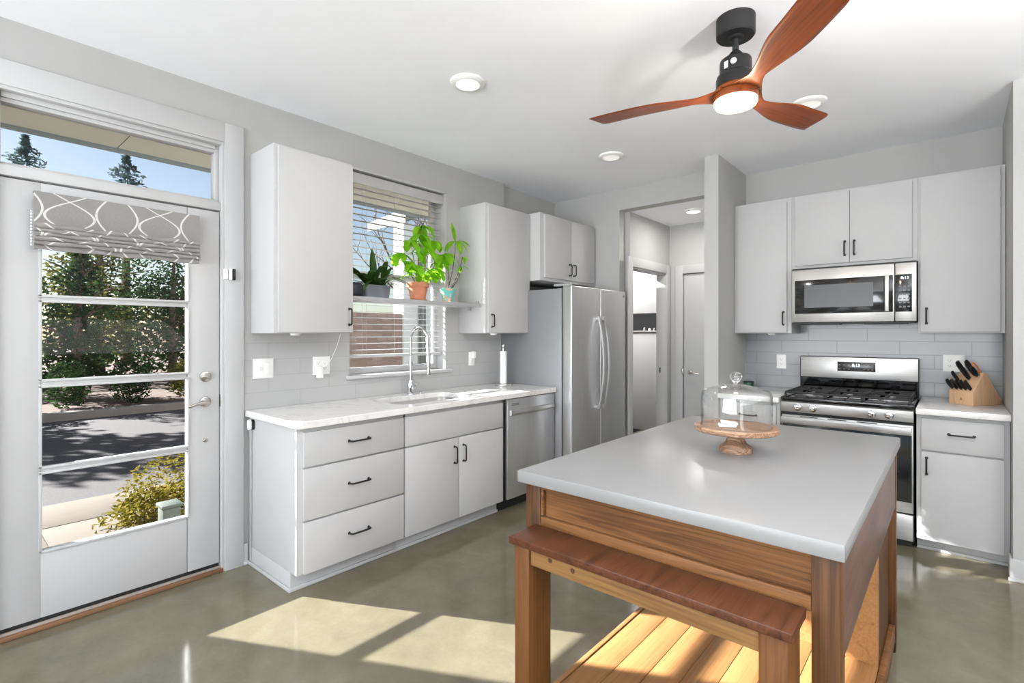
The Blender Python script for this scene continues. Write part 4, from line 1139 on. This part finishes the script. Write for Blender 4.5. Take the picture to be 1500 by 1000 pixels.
# unseen uplight lamp added on the living side to brighten the kitchen ceiling
LX, LY = 5.2, 0.7
fll = thing('added_uplight', 'unseen uplight lamp added in the living area to brighten the ceiling', 'lamp', (LX, LY, 0))
obj('base', MB().lathe([(0, 0), (.14, 0), (.14, .012), (.02, .025), (0, .025)], (LX, LY, 0), 40), M['blackmat'], fll)
obj('pole', MB().cyl((LX, LY, .02), (LX, LY, 1.56), .012, seg=16), M['blackmat'], fll)
obj('shade', MB().lathe([(.012, 1.55), (.08, 1.57), (.16, 1.64), (.165, 1.645), (.155, 1.645), (.078, 1.58), (.012, 1.565)], (LX, LY, 0), 48), M['plastic'], fll)
sl = bpy.data.lights.new('added_uplight_spot', 'SPOT'); so_ = bpy.data.objects.new('added_uplight_spot', sl); COL.objects.link(so_)
sl.energy = 720; sl.spot_size = math.radians(160); sl.spot_blend = .3; sl.shadow_soft_size = .14; sl.color = (1, .98, .96)
so_.location = (LX, LY, 1.68); so_.rotation_euler = (PI, 0, 0)

# ------------------------------------------------------------------ hall doors
hc = MB()
hc.box(.77, .788, 4.51, 4.605, 0, 2.13, .003).box(.77, .788, 5.395, 5.488, 0, 2.13, .003).box(.77, .7878, 4.605, 5.395, 2.035, 2.13, .003)
hc.box(.66, .77, 4.59, 4.605, 0, 2.035, .002).box(.66, .77, 5.395, 5.41, 0, 2.035, .002).box(.66, .77, 4.605, 5.395, 2.02, 2.036, .002)
struct('trim_3', hc, M['trim'])
single('strike_plate', MB().box(.70, .712, 5.391, 5.3955, .93, .99), M['blackmat'], 'dark latch plate on the hall doorway jamb', 'latch plate', loc=(.706, 5.393, .96))
hd = MB()
hd.box(.845, .93, 5.482, 5.5, 0, 2.12, .003).box(.93, 1.685, 5.482, 5.4998, 2.03, 2.12, .003).box(.915, .932, 5.476, 5.486, 0, 2.04, .003)
struct('trim_4', hd, M['trim'])
d2 = thing('door_2', None, None, (1.3, 5.54, 0), kind='structure')
obj('door_panel', MB().box(.934, 1.66, 5.51, 5.55, .01, 2.024, .002), M['trim'], d2)
lv = MB().cyl((1.0, 5.51, .945), (1.0, 5.50, .945), .028, .026, 24, .002).cyl((1.0, 5.50, .945), (1.0, 5.465, .945), .010, seg=16)
lv.tube([(1.0, 5.468, .945), (1.03, 5.464, .945), (1.07, 5.464, .94), (1.11, 5.468, .935)], [.010, .010, .008, .006], 10)
obj('lever_handle', lv, M['nickel'], d2)
obj('hinge', MB().box(.922, .936, 5.47, 5.512, .92, .99, .002), M['nickel'], d2)
# laundry room contents
lc = thing('wall_cabinet', 'white wall cabinet seen through the hall doorway', 'cabinet', (-.3, 6.9, 1.6))
obj('body', MB().box(-1.19, .65, 6.75, 7.09, 1.66, CEIL-.001, .002), M['cab'], lc)
lw = thing('laundry_counter', 'white half wall ledge under the grey strip in the laundry room', 'counter', (-.3, 6.9, 0))
obj('body', MB().box(-1.19, .65, 6.7, 7.09, 0, 1.39, .002), M['cab'], lw)
obj('ledge', MB().box(-1.19, .65, 6.68, 7.09, 1.39, 1.41, .003), M['trim'], lw)
for i, (x, w, h, mt_) in enumerate(((-.17, .03, .05, 'greyplastic'), (-.09, .04, .035, 'plastic'), (-.02, .03, .04, 'greyplastic'))):
    single('bottle', MB().lathe([(0, 0), (w/2, 0), (w/2, h*.7), (w*.25, h*.82), (w*.25, h), (0, h)], (x, 6.78, 1.41), 20), M[mt_],
           ('small grey bottle at the doorway edge of the laundry ledge', 'small white bottle between two grey ones on the laundry ledge', 'small grey bottle furthest along the laundry ledge')[i], 'bottle', 'bottles on the laundry ledge', (x, 6.78, 1.41))

# ------------------------------------------------------------------ outdoors: street side
GZ = -.12
struct('ground', MB().box(-60, -8.45, -40, 60, GZ-.2, GZ+.10), M['mulch'])
struct('street', MB().box(-8.3, -2.75, -40, 60, GZ-.2, GZ-.005), M['asphalt'])
struct('curb', MB().box(-8.45, -8.3, -40, 60, GZ-.2, GZ+.14, .02), M['curb'])
swk = MB()
for y in [(-12+1.52*k) for k in range(22)]:
    swk.box(-2.05, -.98, y+.41, y+1.53-.012+.41, GZ-.2, GZ, .006); swk.box(-2.745, -2.065, y+.41, y+1.53-.012+.41, GZ-.2, GZ, .006)
swk.box(-.965, -.16, -12, 1.02, GZ-.2, GZ, .006)
struct('sidewalk', swk, M['walk'])
struct('ground_bed', MB().box(-.965, -.16, 1.03, 16, GZ-.2, GZ+.005), M['mulch'])
# eave over the entry
ev = MB()
y = -7.7
while y < 3.9:
    ev.box(-1.0, -.16, y, y+1.214, 2.60, 2.63); y += 1.22
struct('roof_soffit', ev, M['soffit'])
struct('roof_fascia', MB().box(-1.03, -1.0, -8, 3.92, 2.575, 2.78), M['fascia'])
struct('roof_slab', MB().box(-1.0, 6.4, -4.4, 7.3, CEIL+.13, CEIL+.2), M['fascia'])
struct('wall_sun_block', MB().box(-1.15, -.75, -.50, -.11, GZ, 2.6), M['brick'])  # unseen brick pier added to cut the sun reaching the door glass

def leaf_cloud(mb, centre, radii, n, size, rnd, shape='ellipsoid', inner=.35):
    c = Vector(centre); V = []; F = []
    for _ in range(n):
        while True:
            p = Vector((rnd.uniform(-1, 1), rnd.uniform(-1, 1), rnd.uniform(-1, 1)))
            if inner < p.length < 1: break
        if shape == 'cone':
            hgt = rnd.random()**1.5; rr = (1-hgt)**.9; a = rnd.uniform(0, 2*PI); q = math.sqrt(rnd.uniform(.15, 1))
            tier = .62+.38*math.sin(hgt*30+a*2)
            p = Vector((math.cos(a)*rr*q*tier, math.sin(a)*rr*q*tier, hgt*2-1))
        else:
            k = 1+.28*mnoise.noise(p*2.3+c)
            p = p*k
        w = Vector((p.x*radii[0], p.y*radii[1], p.z*radii[2]))+c
        u = Vector((rnd.gauss(0, 1), rnd.gauss(0, 1), rnd.gauss(0, .6))).normalized(); v = u.orthogonal().normalized()
        s = size*rnd.uniform(.6, 1.3); b = len(V)
        V += [w-u*s, w+v*s*.42, w+u*s, w-v*s*.42]; F.append((b, b+1, b+2, b+3))
    mb.faces(V, F)
rt = random.Random(11)
def tree(name, x, y, h, rad, mat, label, n=2200, size=.10, kind='round', group='trees across the street', clear=.18):
    r = thing(name, label, 'tree', (x, y, GZ+.09), group)
    tr = MB().tube([(x, y, GZ+.06), (x+.05, y-.04, h*.4), (x-.03, y+.05, h*.9)], [.13*h/5, .09*h/5, .02], 8)
    for k in range(9):
        a = rt.uniform(0, 2*PI); zb = h*rt.uniform(.25, .7)
        tr.tube([(x, y, zb), (x+math.cos(a)*rad*.4, y+math.sin(a)*rad*.4, zb+.3), (x+math.cos(a)*rad*.75, y+math.sin(a)*rad*.75, zb+.45)], [.035, .02, .006], 6)
    obj('trunk', tr, M['bark'], r)
    cr = MB()
    if mat == 'pineleaf': leaf_cloud(cr, (x, y, h*.775), (rad, rad, h*.225), n, size, rt, 'cone')
    elif kind == 'cone': leaf_cloud(cr, (x, y, h*.55), (rad, rad, h*.45), n, size, rt, 'cone')
    else:
        for k in range(5):
            leaf_cloud(cr, (x+rt.uniform(-.5, .5)*rad, y+rt.uniform(-.5, .5)*rad, h*(clear+.2+.13*k)), (rad*.75, rad*.75, h*.17), n//5, size, rt)
    obj('crown', cr, M[mat], r, smooth=0)
    return r
tree('evergreen_tree', -10.8, 2.15, 4.1, .95, 'hedge', 'dark pointed evergreen behind the middle of the door glass', 4200, .06, 'cone')
tree('evergreen_tree', -12.4, 4.3, 4.3, 1.15, 'hedge', 'dark bushy evergreen near the handle side of the door glass', 4200, .06, clear=.0)
tree('olive_tree', -13.4, .55, 4.5, 1.0, 'olive', 'olive green loose tree near the hinge side of the door glass', 3400, .065, clear=.05)
tree('olive_tree', -15.0, 3.25, 4.9, 1.2, 'olive', 'tall olive tree behind and between the two evergreens across the street', 3000, .075, clear=.05)
tree('olive_tree', -15.0, 6.5, 4.2, 1.2, 'olive', 'low olive tree seen at the latch edge of the door glass', 2600, .08, clear=.02)
tree('conifer_tree', -22.0, 2.37, 8.5, 2.3, 'pineleaf', 'slender conifer top at the hinge side of the transom window', 1500, .10, 'cone', 'tall conifers beyond the trees')
tree('conifer_tree', -27.0, 6.39, 10.0, 3.0, 'pineleaf', 'wide conifer top in the middle of the transom window', 1700, .13, 'cone', 'tall conifers beyond the trees')
for (x, y, h, r_) in ((-11.6, -2.0, 4.9, 1.35), (-11.6, -5.0, 4.9, 1.4), (-11.6, -8.0, 4.9, 1.4)):
    tree('evergreen_tree', x, y, h, r_, 'hedge', 'evergreen of the row along the street beyond the entry wall', 2600, .14, clear=.1, group='street row evergreens')
hg = MB()
for k in range(9): leaf_cloud(hg, (-17.9+.3*(k % 2), -1.0+1.5*k, 1.5), (.7, 1.15, 1.9), 1500, .10, rt, inner=.3)
single('hedge', hg, M['hedge'], 'long dark hedge closing the view behind the trees across the street', 'hedge', loc=(-17.9, 5, GZ), smooth=0)
for i in range(7):
    yy = .75+.98*i
    sbm = MB(); leaf_cloud(sbm, (-9.25, yy, .42), (.36, .36, .46), 1000, .045, rt)
    single('hedge_shrub', sbm, M['hedge'] if i % 3 else M['olive'], ('low shrub in the mulch bed across the street, behind the curb'), 'shrub', 'shrubs across the street', (-9.3, yy, 0), smooth=0)
# yellow shrub and utility box by the door
bsh = thing('shrub', 'sunlit yellow green shrub beside the sidewalk outside the door', 'shrub', (-1.35, 1.62, GZ))
bm_ = MB()
leaf_cloud(bm_, (-1.78, 1.95, -.02), (.48, .98, .46), 9500, .021, rt, inner=.5)
leaf_cloud(bm_, (-1.62, 1.28, -.05), (.32, .42, .2), 2200, .024, rt, inner=.5)
obj('foliage', bm_, M['bushl'], bsh, smooth=0)
bt = MB()
for k in range(26):
    a = rt.uniform(0, 2*PI); q = rt.uniform(.15, .42)
    bt.tube([(-1.42, 1.62, GZ), (-1.42+math.cos(a)*q*.5, 1.62+math.sin(a)*q*.5, GZ+.2), (-1.42+math.cos(a)*q, 1.62+math.sin(a)*q, GZ+.36)], [.008, .006, .002], 5)
obj('twigs', bt, M['bark'], bsh)
ub = thing('utility_box', 'small grey green utility box in front of the yellow shrub outside the door', 'utility box', (-1.12, 1.17, GZ))
obj('body', MB().box(-1.19, -1.06, 1.11, 1.225, GZ+.005, GZ+.235, .008), M['utility'], ub)
obj('lid', MB().box(-1.20, -1.05, 1.10, 1.235, GZ+.235, GZ+.26, .006), M['utility'], ub)

# neighbour house and bare tree seen through the sink window
nbh = thing('neighbor_house', 'brick and white sided neighbour house beyond the sink window blind', 'house', (-4.3, 6, GZ))
obj('brick_wall', MB().box(-4.6, -4.3, 3.2, 5.62, GZ, 1.72), M['brick'], nbh)
sd = MB()
for k in range(16): sd.box(-4.55, -4.26-.012*(k % 2), 5.62+.16*k, 5.62+.16*k+.154, GZ, 3.35)
obj('siding', sd, M['siding'], nbh)
for ya in (5.95, 6.60): obj('corner_post', MB().box(-4.25, -4.18, ya, ya+.12, GZ, 3.0), M['sidinggrey'], nbh)
obj('gable_roof', MB().prism([(5.62, 3.35), (6.9, 4.0), (8.5, 3.25), (8.5, 3.4), (6.9, 4.16), (5.62, 3.5)], 'x', -5.4, -4.2), M['sidinggrey'], nbh)
btx = thing('bare_tree', 'leafless tree with thin branches beyond the sink window', 'tree', (-9, 9.2, GZ))
bb = MB(); rb = random.Random(5)
def branch(p, d, L, r, depth):
    pts = [Vector(p)]; dd = Vector(d)
    for k in range(4):
        dd = (dd+Vector((rb.uniform(-.22, .22), rb.uniform(-.22, .22), rb.uniform(-.08, .14)))).normalized(); pts.append(pts[-1]+dd*L/4)
    bb.tube(pts, [r*(1-.15*k) for k in range(5)], 6 if depth < 2 else 4)
    if depth < 4:
        for k in range(3 if depth else 5):
            q = pts[rb.choice((2, 3, 4))]; ax = Vector((rb.uniform(-1, 1), rb.uniform(-1, 1), rb.uniform(-.1, .8)))
            branch(q, (dd*.7+ax*.75).normalized(), L*.66, r*.5, depth+1)
branch((-9, 9.2, GZ), (0, 0, 1), 3.0, .14, 0)
obj('trunk', bb, M['bark'], btx)
struct('ground_side', MB().box(-2.04, -.97, 16, 30, GZ-.2, GZ), M['walk'])
